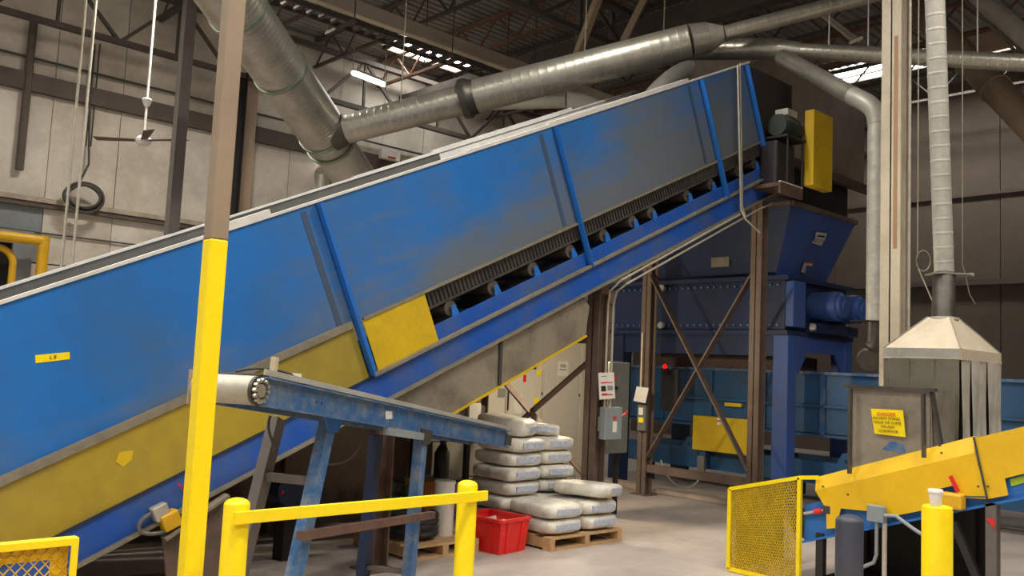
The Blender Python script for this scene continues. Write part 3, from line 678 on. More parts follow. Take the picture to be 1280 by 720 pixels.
# white electrical cabinets
CYF = 8.75
def cabinet(x0p, x1p, yt, label, door, items):
    a, c = onY(x0p, yt, CYF), onY(x1p, yt, CYF)
    t = thing('electrical_cabinet', ((a.x+c.x)/2, CYF+.25, 0), label, 'cabinet', 'white electrical cabinets under the conveyor')
    MB().span((a.x, CYF+.02, .0), (c.x-.006, CYF+.55, 2.15)).build('body', 'white_cab', t, bevel=.008)
    d = MB().span((a.x+.012, CYF, .12), (c.x-.018, CYF+.02, 2.1)).build('door', 'white_cab', t, bevel=.006)
    for (px, py, w, h, m, nm) in items:
        p = onY(px, py, CYF-.006); MB().span((p.x-w/2, CYF-.008, p.z-h/2), (p.x+w/2, CYF, p.z+h/2)).build(nm, m, d)
    return t, d
t1, d1_ = cabinet(614, 636, 430, 'narrow white electrical cabinet nearest the catch pan', 1, [(627, 491, .13, .12, 'print_grey', 'sticker'), (635.5, 499, .02, .3, 'black_steel', 'handle')])
t2, d2_ = cabinet(637, 681, 430, 'white electrical cabinet with yellow warning labels', 1, [(674, 466, .09, .07, 'yellow', 'warning_label'), (654, 466, .07, .06, 'yellow', 'warning_label'), (671, 501, .09, .08, 'yellow', 'warning_label'), (648, 505, .14, .26, 'paper', 'notice'), (667, 460, .11, .03, 'black_rubber', 'handle'), (656, 473, .05, .1, 'red', 'rotary_switch'), (677.5, 492, .02, .04, 'black_rubber', 'lock')])
t3, d3_ = cabinet(682, 727, 430, 'white electrical cabinet with a white notice on its door', 1, [(704, 461, .2, .21, 'paper', 'notice'), (724.5, 494, .02, .04, 'black_rubber', 'lock'), (702, 484, .05, .03, 'cable', 'handle')])
p = onY(704, 459, CYF-.012)
for dz_, w_ in ((.03, .13), (.005, .11), (-.035, .15)): MB().span((p.x-w_/2, CYF-.010, p.z+dz_-.008), (p.x+w_/2, CYF-.008, p.z+dz_+.008)).build('print_line', 'print_grey', d3_)
cabinet(728, 741, 430, 'slim pale cabinet end beside the brown post', 0, [])
# yellow glow taken for a work light, set back to brighten the cabinets
p = onY(728, 391, 6.9)
t = thing('work_light', p, 'small amber work light glowing at the end of the catch pan', 'lamp')
MB().lathe(p-ZA*.08, ZA, [(0, .03), (.02, .08), (.1, .10), (.16, .08), (.17, .03)], 18).build('globe', 'amber', t, smooth=True)
MB().lathe(p+ZA*.07, ZA, [(0, .075), (.015, .08), (.05, .05), (.09, .03)], 18).build('cap', 'black_steel', t, smooth=True)
MB().cyl(p+ZA*.15, p+ZA*.62, .015, n=8).build('stem', 'black_steel', t)
ld = bpy.data.lights.new('work_lamp', 'POINT'); ld.energy = 60; ld.shadow_soft_size = .07; ld.color = (1, .86, .62)
lo = bpy.data.objects.new('work_lamp', ld); COL.objects.link(lo); lo.parent = t; lo.location = (0, -.02, -.2)
# ================================================================== RIGHT-HAND CONVEYOR
rc = thing('feed_conveyor', (7.1, 2.6, 0), 'inclined blue feed conveyor with yellow sheet guards and mesh end guard', 'conveyor')
RX = 6.65
A0, A1 = onX(1008, 678, RX+.05), onX(1280, 624, RX+.05)
rsl = (A1.z-A0.z)/(A1.y-A0.y)          # height gained per metre of Y (negative: rises towards the camera's right)
def rz(y, off): return A0.z+(y-A0.y)*rsl+off
YT, YH = A0.y+.02, .35
for xx in (RX+.05, RX+.83):
    MB().prism([(xx, YT, rz(YT, 0)), (xx, YH, rz(YH, 0)), (xx, YH, rz(YH, .30)), (xx, YT, rz(YT, .30))], (.02, 0, 0)).build('stringer', 'blue', rc)
    MB().prism([(xx-.03, YT, rz(YT, 0)), (xx-.03, YH, rz(YH, 0)), (xx-.03, YH, rz(YH, .02)), (xx-.03, YT, rz(YT, .02))], (.08, 0, 0)).build('flange', 'blue', rc)
for o_ in (.02, .26): MB().prism([(RX+.08, YT, rz(YT, o_)), (RX+.08, YH, rz(YH, o_)), (RX+.08, YH, rz(YH, o_+.012)), (RX+.08, YT, rz(YT, o_+.012))], (.74, 0, 0)).build('belt', 'belt', rc)
MB().cyl((RX+.08, YT+.02, rz(YT, .15)), (RX+.82, YT+.02, rz(YT, .15)), .12, n=20).build('tail_pulley', 'roller', rc, smooth=True)
def rpoly(px, off=0.0): return [onX(x, y, RX+off) for x, y in px]
g = rpoly([(1016, 597), (1216, 545), (1218, 566), (1019, 613)]); g[0].x += .05; g[1].x += .05; MB().prism(g, (.008, 0, 0)).build('upper_guard', 'yellow_conv', rc)
g = rpoly([(1019, 613), (1218, 566), (1226, 594), (1234, 624), (1201, 622), (1192, 607), (1174, 611), (1170, 632), (1153, 638), (1108, 647), (1102, 632), (1088, 633.5), (1087, 639), (1051, 635.5), (1045, 660), (1033, 661), (1033, 637)], -.004)
MB().prism(g, (.008, 0, 0)).build('side_guard', 'yellow_conv', rc)
ex = onX(1280, 533, RX); ez = lambda y, o_: ex.z+(y-ex.y)*rsl+o_
e2 = rpoly([(1217, 548), (1280, 533)], .006); e3 = rpoly([(1280, 592), (1256, 598), (1260, 619), (1234, 624), (1219, 566)], .006)
MB().prism([e2[0], e2[1], V((RX+.006, .6, ez(.6, 0))), V((RX+.006, .6, ez(.6, -.3)))]+e3, (.008, 0, 0)).build('side_guard', 'yellow_conv', rc)
MB().bar(onX(1217, 546, RX-.008), onX(1234, 624, RX-.008), .012, .01, XA).build('guard_joint', 'grime', rc)
for (px, py) in ((1029, 608), (1177, 566), (1060, 618), (1224, 580), (1235, 608), (1223, 608)):
    p = onX(px, py, RX-.004); MB().cyl(p, p-XA*.008, .008, n=6).build('bolt', 'galv_dark', rc)
b = MB()
for yy in (YT-.14, 2.62, 1.0):
    for xx in (RX+.06, RX+.82): b.span((xx-.03, yy-.03, 0), (xx+.03, yy+.03, rz(yy, .05)))
    b2 = MB().span((RX+.03, yy-.03, 0), (RX+.09, yy+.03, rz(yy, .05))).build('leg', 'black_steel', rc); MB().span((RX+.79, yy-.03, 0), (RX+.85, yy+.03, rz(yy, .05))).build('leg', 'black_steel', rc)
a = onX(1241, 650, RX+.06)
MB().span((RX+.02, a.y-.035, 0), (RX+.10, a.y+.035, rz(a.y, .02))).build('leg', 'grey_paint', rc)
MB().bar((RX+.08, a.y+.02, .12), onX(1192, 652, RX+.08), .05, .05).build('brace', 'black_steel', rc)
p = onX(1238, 655, RX+.01); MB().prism([p+V((0, .03, .03)), p+V((0, -.02, .04)), p+V((0, -.03, -.03))], (.01, 0, 0)).build('red_tag', 'red', rc)
MB().span((RX+.12, 1.0, .0), (RX+.8, YT-.05, .07)).build('dark_slab', 'black_steel', rc)  # made-up black slab that darkens the floor beneath the belt
pp = rpoly([(1262, 599), (1285, 593), (1285, 602), (1264, 608)], .04); MB().prism(pp, (.004, 0, 0)).build('paint_patch', 'lime', rc)
MB().prism([(RX+.87, YT, .05), (RX+.87, 2.5, .05), (RX+.87, 2.5, rz(2.5, .02)), (RX+.87, YT, rz(YT, .02))], (.01, 0, 0)).build('dark_backing', 'black_steel', rc)  # added black sheet so the space under the belt reads dark
# belt tensioner
a = onX(1005, 642, RX+.02); c = onX(1035, 637, RX+.02)
MB().cyl(a, c, .012, n=8).build('take_up_screw', 'galv_dull', rc); MB().cyl(a.lerp(c, .45), a.lerp(c, .75), .022, n=10).build('take_up_nut', 'red', rc)
MB().box(c, (.05, .06, .06)).build('take_up_block', 'galv_dark', rc)
# pull cord switch with red arm
p = onX(1190, 626, RX-.04)
MB().box(p, (.10, .16, .11)).build('pull_switch', 'yellow_pipe', rc, bevel=.015)
MB().bar(onX(1198, 615, RX-.05), onX(1188, 595, RX-.05), .012, .028).build('switch_arm', 'red', rc)
MB().tube([onX(1200, 620, RX-.03), onX(1214, 621, RX-.02), onX(1233, 621, RX-.02)], .006, 6).build('pull_cord', 'cable', rc)
# mesh end guard: trapezoid frame with expanded metal
gq = [onX(913, 611, RX-.0), onX(1000, 597, RX), onX(1000, 731, RX), onX(913, 706, RX)]
gq[2].z = .02; gq[3].z = .02; gq[2].y = gq[1].y; gq[3].y = gq[0].y
eg = thing('mesh_guard', (RX, (gq[0].y+gq[1].y)/2, 0), 'yellow framed mesh guard panel closing the tail of the feed conveyor', 'guard')
for k in range(4): MB().bar(gq[k], gq[(k+1) % 4], .03, .035, XA).build('frame_bar', 'yellow', eg)
b = MB(); 
def clipgrid(q, du, dv):
    L_ = (q[0]-q[1]).length
    nu = int(L_/du)
    for k in range(-80, nu+80):
        for sg in (1, -1):
            pts = []
            for i in range(0, 41):
                v = i/40; u = (k*du+sg*v*.8*du/dv*1.0)/L_
                if 0 <= u <= 1: pts.append(bil(q, u, v))
            if len(pts) >= 2: b.bar(pts[0], pts[-1], .006, .009, XA)
clipgrid(gq, .022, .045); b.build('expanded_mesh', 'yellow_clean', eg, kind='stuff')
MB().bar(gq[1], gq[1]+V((.0, -.16, .02)), .02, .03).build('mount_strap', 'yellow', eg)
# side return of the guard and tail cover
MB().span((RX+.1, gq[0].y-.03, .02), (RX+.85, gq[0].y, gq[0].z)).build('back_panel', 'yellow_guard', eg)
# steel loading hopper on the conveyor
hq = thing('loading_hopper', (7.0, 2.95, 1.0), 'open steel loading hopper carrying the yellow danger sign', 'hopper')
HX = 6.70
a = [onX(1061, 484, HX), onX(1164, 490, HX), onX(1166, 575, HX), onX(1063, 600, HX)]
MB().prism(a, (.01, 0, 0)).build('front_plate', 'steel_sheet', hq)
yl_, yr_ = a[0].y, a[1].y; zt_ = (a[0].z+a[1].z)/2
MB().prism([(HX, yr_, zt_), (HX+.5, yr_, zt_), (HX+.5, yr_, 1.05), (HX, yr_, 1.05)], (0, .01, 0)).build('side_plate', 'steel_sheet', hq)
MB().prism([(HX, yl_, zt_), (HX+.5, yl_, zt_), (HX+.5, yl_, .95), (HX, yl_, .95)], (0, -.01, 0)).build('side_plate', 'steel_sheet', hq)
MB().span((HX+.5, yr_, .95), (HX+.51, yl_, zt_)).build('back_plate', 'steel_sheet', hq)
MB().bar((HX-.015, yl_+.03, zt_+.012), (HX-.015, yr_-.04, zt_+.012), .05, .024).build('rim', 'galv_dark', hq)
for (x0, y0, x1, y1) in ((1063, 486, 1062, 592), (1154, 492, 1155, 572)):
    MB().bar(onX(x0, y0, RX-.022), onX(x1, y1, RX-.022), .02, .04, XA).build('edge_angle', 'galv_dark', hq)
MB().bar(onX(1165, 490, HX+.02), onX(1177, 560, HX+.02), .02, .05, XA).build('edge_angle', 'galv_dark', hq)
p = onX(1117, 560, HX-.002); MB().prism([p+V((0, .09, -.02)), p+V((0, .02, .05)), p+V((0, -.07, .04)), p+V((0, -.09, -.03))], (.002, 0, 0)).build('paint_patch', 'blue_worn', hq)
# danger sign
sg = thing('danger_sign', onX(1110, 546, HX-.03), 'yellow danger sign with brown lettering on the steel loading hopper', 'sign')
sq = [onX(1088.3, 510.8, HX-.045), onX(1128.4, 512.8, HX-.045), onX(1131.8, 546.5, HX-.03), onX(1093.2, 542, HX-.03)]
MB().prism(sq, (.006, 0, 0)).build('plate', 'yellow', sg)
xd = (sq[1]-sq[0]); yd = sq[0]-sq[3]; nn = -XA*.008
for s_, v, m, sz in (('DANGER', .2, 'print_red', .036), ('DO NOT STAND,', .36, 'print_brown', .027), ('WALK OR CLIMB', .52, 'print_brown', .027), ('ON ANY', .68, 'print_brown', .027), ('CONVEYOR', .85, 'print_brown', .027)):
    text(s_, sz, bil(sq, .48, v)+nn, xd, ZA, m, sg)
# ------------------------------------------------------------------ dust hood with strip curtain
dh = thing('dust_hood', (7.65, 2.9, 1.05), 'cream pyramid dust hood with hanging strip curtain above the feed conveyor', 'hood')
F1, F0_ = onX(1105, 434, 7.2), onX(1201, 437, 7.2)
ze = (F1.z+F0_.z)/2; hx0, hx1, hy0, hy1 = 7.2, 8.08, F0_.y, F1.y
apx, apy, apz = (hx0+hx1)/2, (hy0+hy1)/2, onX(1183, 397, (hx0+hx1)/2).z
corner = [V((hx0, hy0, ze)), V((hx1, hy0, ze)), V((hx1, hy1, ze)), V((hx0, hy1, ze))]
tp = [V((apx+sx*.09, apy+sy*.09, apz)) for sx, sy in ((-1, -1), (1, -1), (1, 1), (-1, 1))]
for k in range(4):
    j = (k+1) % 4; sheet(MB(), corner[k], corner[j], tp[j], tp[k], -.006).build('roof_sheet', 'hood_cream', dh)
for k in range(4): MB().bar(corner[k], tp[k], .012, .012).build('hip_seam', 'steel_sheet', dh)
b = MB(); 
for k in range(4):
    j = (k+1) % 4; MB().bar(corner[k]-ZA*.035, corner[j]-ZA*.035, .012, .075).build('eave_band', 'galv' if k == 3 else 'hood_cream', dh)
    MB().bar(corner[k]-ZA*.078, corner[j]-ZA*.078, .02, .014).build('curtain_rail', 'hood_cream', dh)
zs = ze-.08
def strip(a, c, zb, m, bow, tilt=0):
    b = MB(); rs = []; nrm = (c-a).cross(ZA).normalized()
    for k in range(7):
        t_ = k/6; z_ = zs+(zb-zs)*t_; row = []
        for i in range(5):
            u = i/4; q = a.lerp(c, u)+nrm*(bow*math.sin(math.pi*u)+.02*math.sin(3*t_+i)*t_+tilt*t_*t_); row.append(V((q.x, q.y, z_)))
        rs.append(row+[q_-nrm*.004 for q_ in row[::-1]])
    b.rings(rs); return b.build('curtain_strip', m, dh, smooth=True)
nfr = 3
for i in range(nfr):
    y1_ = hy1+(hy0-hy1)*i/nfr; y0_ = hy1+(hy0-hy1)*(i+1.06)/nfr
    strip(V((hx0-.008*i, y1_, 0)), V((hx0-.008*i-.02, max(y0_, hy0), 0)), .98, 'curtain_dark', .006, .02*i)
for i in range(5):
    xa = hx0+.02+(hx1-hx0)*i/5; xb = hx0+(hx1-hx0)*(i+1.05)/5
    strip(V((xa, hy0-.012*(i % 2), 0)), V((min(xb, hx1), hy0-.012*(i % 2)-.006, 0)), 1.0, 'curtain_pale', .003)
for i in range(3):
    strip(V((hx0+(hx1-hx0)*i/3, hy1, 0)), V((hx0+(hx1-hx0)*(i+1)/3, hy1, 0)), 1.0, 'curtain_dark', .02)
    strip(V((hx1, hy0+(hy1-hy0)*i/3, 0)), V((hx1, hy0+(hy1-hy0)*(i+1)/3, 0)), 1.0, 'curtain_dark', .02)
# vertical pick-up duct with slide damper
vd = thing('pickup_duct', (apx, apy, apz), 'vertical spiral pick up duct rising from the dust hood', 'duct')
D0 = V((apx, apy, apz-.02)); D1 = at(1181.5, 345, 7.6); D2 = at(1169, -10, 7.45); D2 = D2+(D2-D1).normalized()*(8.3-D2.z)
D1 = V((D0.x*.5+D1.x*.5, D0.y*.5+D1.y*.5, D1.z))
MB().cyl(D0, D1, .09, n=24).build('lower_pipe', 'galv_dark', vd, smooth=True)
MB().rib(D1, D2, .078, pitch=.12).build('spiral_pipe', 'galv_dull', vd, smooth=True, angle=11)
MB().lathe(D0, (0, 0, 1), [(0, .12), (.02, .12), (.025, .09)], 24).build('collar', 'galv_dull', vd, smooth=True)
da = MB().box(D1+V((.03, -.03, 0)), (.32, .2, .012), Matrix.Rotation(-.8, 3, 'Z')).build('slide_damper', 'galv', vd)
MB().box(at(1214, 343, 7.55), (.05, .03, .02)).build('damper_handle', 'white', da)
p = D1+(D2-D1)*.5; q = at(1173, 79, 7.38)
MB().box(q, (.06, .06, .04), Matrix.Rotation(-.8, 3, 'Z')).build('seam_clip', 'black_steel', vd)
# ------------------------------------------------------------------ bollards
def bollard(x, y, r, h, label, name='bollard', m='yellow', dome=True):
    b = MB()
    pr = [(0, r), (h-r*.5, r)]+[(h-r*.5+r*.5*math.sin(k*math.pi/12), r*math.cos(k*math.pi/12)) for k in range(1, 7)] if dome else [(0, r), (h-.02, r), (h-.005, r*.96), (h, r*.8)]
    o = b.lathe((x, y, 0), (0, 0, 1), pr, 28).build(name, m, None, smooth=True)
    return tag(o, label, 'bollard') if label else o
p = at(1171.5, 632, 1100*.15/36); bollard(p.x, p.y, .075, p.z, 'yellow bollard with a white cup standing on it', dome=False)
cp = thing('paper_cup', (p.x, p.y, p.z), 'small white paper cup with lid on top of the yellow bollard', 'cup')
q = at(1169.5, 632, 1100*.15/36-.02)
c0 = V((q.x, q.y, p.z))
MB().lathe(c0, (0, 0, 1), [(0, .026), (.002, .027), (.07, .034)], 22).build('cup_body', 'white', cp, smooth=True)
MB().lathe(c0+ZA*.068, (0, 0, 1), [(0, .037), (.008, .038), (.012, .036), (.018, .034), (.019, .02)], 22).build('lid', 'white', cp, smooth=True)
a = at(1062, 643, 5.6); bollard(a.x, a.y, .085, a.z, 'dark slate grey bollard standing before the feed conveyor', m='slate')
bp = V((a.x+.02, a.y-.1, 0))
t = thing('junction_box', at(1096, 650, 6.0), 'small grey junction box with conduit below the feed conveyor guard', 'junction box')
p = onX(1096, 642, RX-.06)
MB().box(p, (.06, .13, .12)).build('box', 'box_grey', t, bevel=.006)
tubeobj('conduit', [p+V((-.03, -.07, 0)), onX(1120, 645, RX-.08), onX(1140, 660, RX-.08), onX(1165, 676, RX-.06)], .014, 'box_grey', t)
tubeobj('conduit', [p-ZA*.06, p-ZA*.3, p+V((0, .02, -.36)), p+V((0, .12, -.42)), p+V((0, .2, -.5))], .014, 'box_grey', t)
MB().cyl(V((p.x, p.y-.06, 0)), V((p.x, p.y-.06, p.z-.06)), .018, n=10).build('support_post', 'conduit', t)
# ------------------------------------------------------------------ near barrier
L0 = at(297, 622, 3.92); L1 = at(585, 600, 5.0)
br = thing('barrier_rail', ((L0.x+L1.x)/2, (L0.y+L1.y)/2, 0), 'yellow barrier of two round posts joined by a flat rail', 'barrier')
for q in (L0, L1):
    o = MB().lathe((q.x, q.y, 0), (0, 0, 1), [(0, .057), (q.z-.03, .057)]+[(q.z-.03+.03*math.sin(k*math.pi/12), .057*math.cos(k*math.pi/12)) for k in range(1, 7)], 28).build('post', 'yellow', br, smooth=True)
    MB().cyl((q.x, q.y, 0), (q.x, q.y, .012), .11, n=20).build('base_plate', 'yellow', o)
dr = (L1-L0); dr.z = 0; dn = dr.normalized(); sd = V((dn.y, -dn.x, 0))
ra = at(283, 645, 3.86); rb = at(604, 620, 4.97)
ra = V((L0.x, L0.y, 0))+sd*.068-dn*.05; rb = V((L1.x, L1.y, 0))+sd*.068+dn*.09
ra.z = at(285, 646, 3.86).z; rb.z = at(602, 620.5, 4.97).z
MB().bar(ra, rb, .022, .055).build('rail', 'yellow', br, bevel=.003)
# yellow mesh guard lower left
q1 = at(97, 671, 3.9); YM = q1.y
mg = thing('mesh_barrier', (q1.x-.8, YM, 0), 'yellow angle framed expanded mesh barrier in the lower left corner', 'barrier')
xr, zt_ = q1.x, q1.z; xl = xr-1.6
MB().span((xl, YM-.02, zt_-.006), (xr-.006, YM+.035, zt_)).build('top_flange', 'yellow', mg); MB().span((xl, YM-.026, zt_-.03), (xr, YM-.02, zt_)).build('frame_bar', 'yellow', mg)
MB().span((xr-.006, YM-.02, 0), (xr, YM+.035, zt_)).build('end_flange', 'yellow', mg); MB().span((xr-.03, YM-.026, 0), (xr, YM-.02, zt_-.03)).build('frame_bar', 'yellow', mg)
MB().span((xl+.03, YM-.026, .06), (xr-.03, YM-.02, .1)).build('frame_bar', 'yellow', mg); MB().span((xl, YM-.026, 0), (xl+.03, YM+.03, zt_-.03)).build('frame_bar', 'yellow', mg)
b = MB(); dw, dhh = .046, .026
nx = int((xr-.03-xl)/dw); nz = int((zt_-.1)/dhh)
for k in range(-nz-2, nx+nz+2):
    for sg_ in (1, -1):
        # diagonal line clipped to the panel
        x0_ = xl+.03+k*dw; pts = []
        for z_ in (.1, zt_-.03):
            pass
        zA, zB = .1, zt_-.03
        xa, xb = x0_, x0_+sg_*(zB-zA)*dw/dhh*.5*1.0
        t0, t1 = 0.0, 1.0
        for lo, hi in ((xl+.03, xr-.03),):
            if abs(xb-xa) > 1e-6:
                ta, tb = (lo-xa)/(xb-xa), (hi-xa)/(xb-xa); ta, tb = min(ta, tb), max(ta, tb); t0, t1 = max(t0, ta), min(t1, tb)
        if t1-t0 > .01:
            f = lambda t_: V((xa+(xb-xa)*t_, YM+.006, zA+(zB-zA)*t_)); b.bar(f(t0), f(t1), .004, .0055, YA)
b.build('expanded_mesh', 'yellow_conv', mg, kind='stuff')
MB().span((xr-.10, YM+.012, .03), (xr-.03, YM+.016, zt_-.012)).build('edge_strip', 'yellow_conv', mg); MB().span((xl, YM+.012, zt_-.09), (xr-.1, YM+.016, zt_-.012)).build('edge_strip', 'yellow_conv', mg)
# ------------------------------------------------------------------ yellow and tan column
a = at(290, 0, 4.2); c = at(240, 720, 4.2)
yc = thing('steel_column', (c.x, c.y, 0), 'tan square steel column painted bright yellow on its lower part', 'column')
zy = at(262, 299, 4.2).z; mid = a.lerp(c, (a.z-zy)/(a.z-c.z))
ax = (a.x+c.x)/2; ay = (a.y+c.y)/2
MB().span((ax-.045, ay-.045, .01), (ax+.045, ay+.045, zy)).build('lower_shaft', 'yellow', yc, bevel=.008)
MB().span((ax-.0445, ay-.0445, zy), (ax+.0445, ay+.0445, 7.7)).build('upper_shaft', 'tan_paint', yc, bevel=.008)
MB().span((ax-.13, ay-.13, 0), (ax+.13, ay+.13, .012)).build('base_plate', 'yellow', yc)
# other columns
a = at(226, 147, 12.2)
tag(MB().box((a.x, a.y, 3.85), (.15, .15, 7.7)).box((a.x, a.y, .01), (.3, .3, .02)).build('steel_column', 'grey_paint', None), 'plain grey steel column between the fan and the tan column', 'column')
a = onY(293, 180, YW-.6)
c1 = thing('steel_column', (a.x, a.y, 0), 'dark wall column with pale pilaster behind the tan column', 'column')
hcol(MB(), a.x, a.y, 0, 7.0, .25).build('dark_shaft', 'black_steel', c1)
p = onY(311, 180, YW-.3); MB().span((p.x-.12, p.y, 0), (p.x+.12, YW-.17, 7.0)).build('pale_pilaster', 'tan_pale', c1)
a = at(1118.5, 210, 9.0)
c2 = thing('steel_column', (a.x, a.y, 0), 'cream steel building column with rust streak behind the dust hood', 'column')
b = MB(); w = .20
b.span((a.x-w/2, a.y-w/2, .02), (a.x-w/2+.016, a.y+w/2, 7.7)); b.span((a.x+w/2-.016, a.y-w/2, .02), (a.x+w/2, a.y+w/2, 7.7)); b.span((a.x-w/2, a.y-.007, .02), (a.x+w/2, a.y+.007, 7.7))
b.build('shaft', 'column_cream', c2); MB().span((a.x-.18, a.y-.18, 0), (a.x+.18, a.y+.18, .02)).build('base_plate', 'tan_pale', c2)
MB().cyl((a.x-.02, a.y-.06, .3), (a.x-.02, a.y-.06, 7.6), .022, n=10).build('conduit', 'conduit', c2)
MB().cyl((a.x+.06, a.y-w/2-.02, .3), (a.x+.06, a.y-w/2-.02, 7.6), .018, n=10).build('conduit', 'conduit', c2)
MB().span((a.x-w/2-.002, a.y-.07, 3.0), (a.x-w/2, a.y-.03, 5.2)).build('rust_streak', 'rust_stain', c2)
# ================================================================== DUCTS
# big main duct, upper left
bd = thing('main_duct', at(400, 160, 12), 'large galvanised spiral duct descending behind the tan column', 'duct')
K = [at(255, -48, 9.6), at(304, 22, 10.2), at(355, 92, 11.2), at(404, 165, 12.4), at(416, 183, 12.6), at(452, 236, 13.4)]
RB = .345
axd = (K[3]-K[0]).normalized()
K = [K[0]+axd*((k-K[0]).dot(axd)) for k in K[:5]]+[K[5]]
K[5] = K[4]+((K[5]-K[4]).normalized()*.5+axd*.5).normalized()*1.6
MB().rib(K[0]-axd*1.2, K[1], RB, pitch=.07, n=40).build('spiral_pipe', 'galv', bd, smooth=True, angle=11)
MB().rib(K[1], K[2], RB, pitch=.07, n=40).build('spiral_pipe', 'galv', bd, smooth=True, angle=11)
MB().rib(K[2], K[3], RB, pitch=.07, n=40).build('spiral_pipe', 'galv', bd, smooth=True, angle=11)
MB().cyl(K[3], K[4], RB-.01, n=40).build('collar_pipe', 'galv', bd, smooth=True)
MB().cyl(K[4]-axd*.02, K[5], RB-.03, n=40).build('smooth_pipe', 'galv_dull', bd, smooth=True)
for k in (1, 2, 3, 4):
    MB().lathe(K[k]-axd*.03, axd, [(0, RB+.004), (.0, RB+.022), (.05, RB+.022), (.05, RB+.004)], 40, False).build('flange_ring', 'ring', bd, smooth=True)
# long branch duct
lb = thing('branch_duct', at(640, 110, 11.8), 'long galvanised branch duct sloping up from the large duct', 'duct')
B = [at(418, 168, 12.3), at(470, 152, 12.2), at(582, 124, 11.9), at(590, 122, 11.85), at(862, 52, 11.4), at(884, 47, 11.4), at(905, 42, 11.35), at(1066, 0, 11.2)]
bx = (B[4]-B[1]).normalized()
for i in (2, 3): B[i] = B[1]+bx*((B[i]-B[1]).dot(bx))
B[0] = B[1]-bx*.75
MB().rib(B[0], B[2], .205, pitch=.1, n=32).build('spiral_pipe', 'galv', lb, smooth=True, angle=11)
MB().rib(B[3], B[4], .225, pitch=.12, n=32).build('spiral_pipe', 'galv', lb, smooth=True, angle=11)
MB().lathe(B[2]-bx*.06, bx, [(0, .21), (0, .265), (.03, .275), (.09, .275), (.12, .25), (.2, .23)], 32, False).build('coupling', 'galv_dark', lb, smooth=True)
MB().lathe(B[0]+bx*.12, bx, [(0, .26), (.1, .235), (.2, .207)], 32, False).build('saddle_collar', 'galv_dark', lb, smooth=True)
MB().cyl(B[4], B[5], .225, .20, n=28).build('end_section', 'galv', lb, smooth=True)
MB().cyl(B[5], B[6], .20, .105, n=28).build('reducer_cone', 'galv_dull', lb, smooth=True)
MB().rib(B[6], B[7]+(B[7]-B[6])*.25, .10, pitch=.13, n=24).build('spiral_pipe', 'galv', lb, smooth=True, angle=11)
for (px, py) in ((500, 142), (730, 85), (829, 61)):
    q = at(px, py, 11.7); MB().cyl(q+ZA*.15, V((q.x, q.y, ZC)), .009, n=6).build('hanger_rod', 'wire', lb)
# cross duct to the right with reducer
xd_ = thing('cross_duct', at(1100, 70, 11), 'level galvanised duct crossing behind the cream column', 'duct')
E_ = [at(846, 62, 12.2), at(905, 60, 11.9), at(968, 61, 11.6), at(1002, 64, 11.4), at(1290, 79, 10.0)]
MB().rib(E_[0], E_[2], .145, pitch=.12, n=28).build('spiral_pipe', 'galv', xd_, smooth=True, angle=11)
MB().cyl(E_[2], E_[3], .145, .105, n=28).build('reducer_cone', 'galv', xd_, smooth=True)
MB().rib(E_[3], E_[4]+(E_[4]-E_[3])*.3, .10, pitch=.1, n=24).build('spiral_pipe', 'galv', xd_, smooth=True, angle=11)
for (px, py, d) in ((1036, 66, 11.2), (1085, 68, 11.0), (1222, 76, 10.3)):
    q = at(px, py, d); MB().cyl(q+ZA*.1, V((q.x, q.y, ZC)), .009, n=6).build('hanger_rod', 'white', xd_)
# drop duct beside the cream column
dd_ = thing('drop_duct', at(1094, 300, 9.6), 'galvanised duct bending down beside the cream column', 'duct')
G0, G1, G2, G3 = at(978, 72, 11.4), at(1068, 121, 9.9), at(1094, 150, 9.55), at(1094.5, 402, 9.5)
G2 = V((G3.x, G3.y, G2.z)); G1 = at(1066, 120, 10.0)
MB().rib(G0, G1, .105, pitch=.13, n=24).build('spiral_pipe', 'galv', dd_, smooth=True, angle=11)
MB().tube(bez(G1, G1+(G1-G0).normalized()*.25, G2+ZA*.22, G2, 10), .105, 24).build('elbow', 'galv_dull', dd_, smooth=True)
MB().rib(G2, G3, .10, pitch=.16, n=24).build('spiral_pipe', 'galv_dull', dd_, smooth=True, angle=11)
fl = MB().box(G3+V((-.05, .05, 0)), (.34, .2, .012), Matrix.Rotation(-.8, 3, 'Z')).build('slide_damper', 'black_steel', dd_)
MB().tube(bez(G3, G3-ZA*.2, G3-ZA*.25, G3+V((-.02, .04, -.3)), 8), .09, 20).build('lower_elbow', 'galv_dark', dd_, smooth=True)
q = at(1090, 446, 9.6)
MB().lathe(q, (_F0*-.4+_R0*-.3-ZA*.2), [(0, .12), (.02, .14), (.1, .14), (.12, .12)], 22).build('inlet_drum', 'galv_dark', dd_, smooth=True)
# pale pipes beyond the conveyor top
pd = thing('return_pipe', at(690, 128, 14), 'pale grey pipe with elbow just above the white conveyor capping', 'pipe')
MB().rib(at(600, 128, 14.5), at(708, 125, 14.2), .13, pitch=.15, n=22).build('spiral_pipe', 'galv_dull', pd, smooth=True, angle=11)
MB().tube(bez(at(708, 125, 14.2), at(730, 124, 14.2), at(745, 131, 14.2), at(766, 152, 14.2), 10), .13, 22).build('elbow', 'cap_white', pd, smooth=True)
pe = thing('elbow_pipe', at(850, 90, 13), 'white elbow pipe rising behind the top of the conveyor', 'pipe')
MB().tube(bez(at(815, 122, 12.6), at(835, 100, 12.8), at(850, 86, 13), at(885, 80, 13.2), 10)+[at(940, 76, 13.4)], .14, 22).build('elbow', 'cap_white', pe, smooth=True)
MB().lathe(at(885, 80, 13.2), at(940, 76, 13.4)-at(885, 80, 13.2), [(0, .15), (0, .165), (.05, .165), (.05, .15)], 22, False).build('flange_ring', 'steel_sheet', pe, smooth=True)
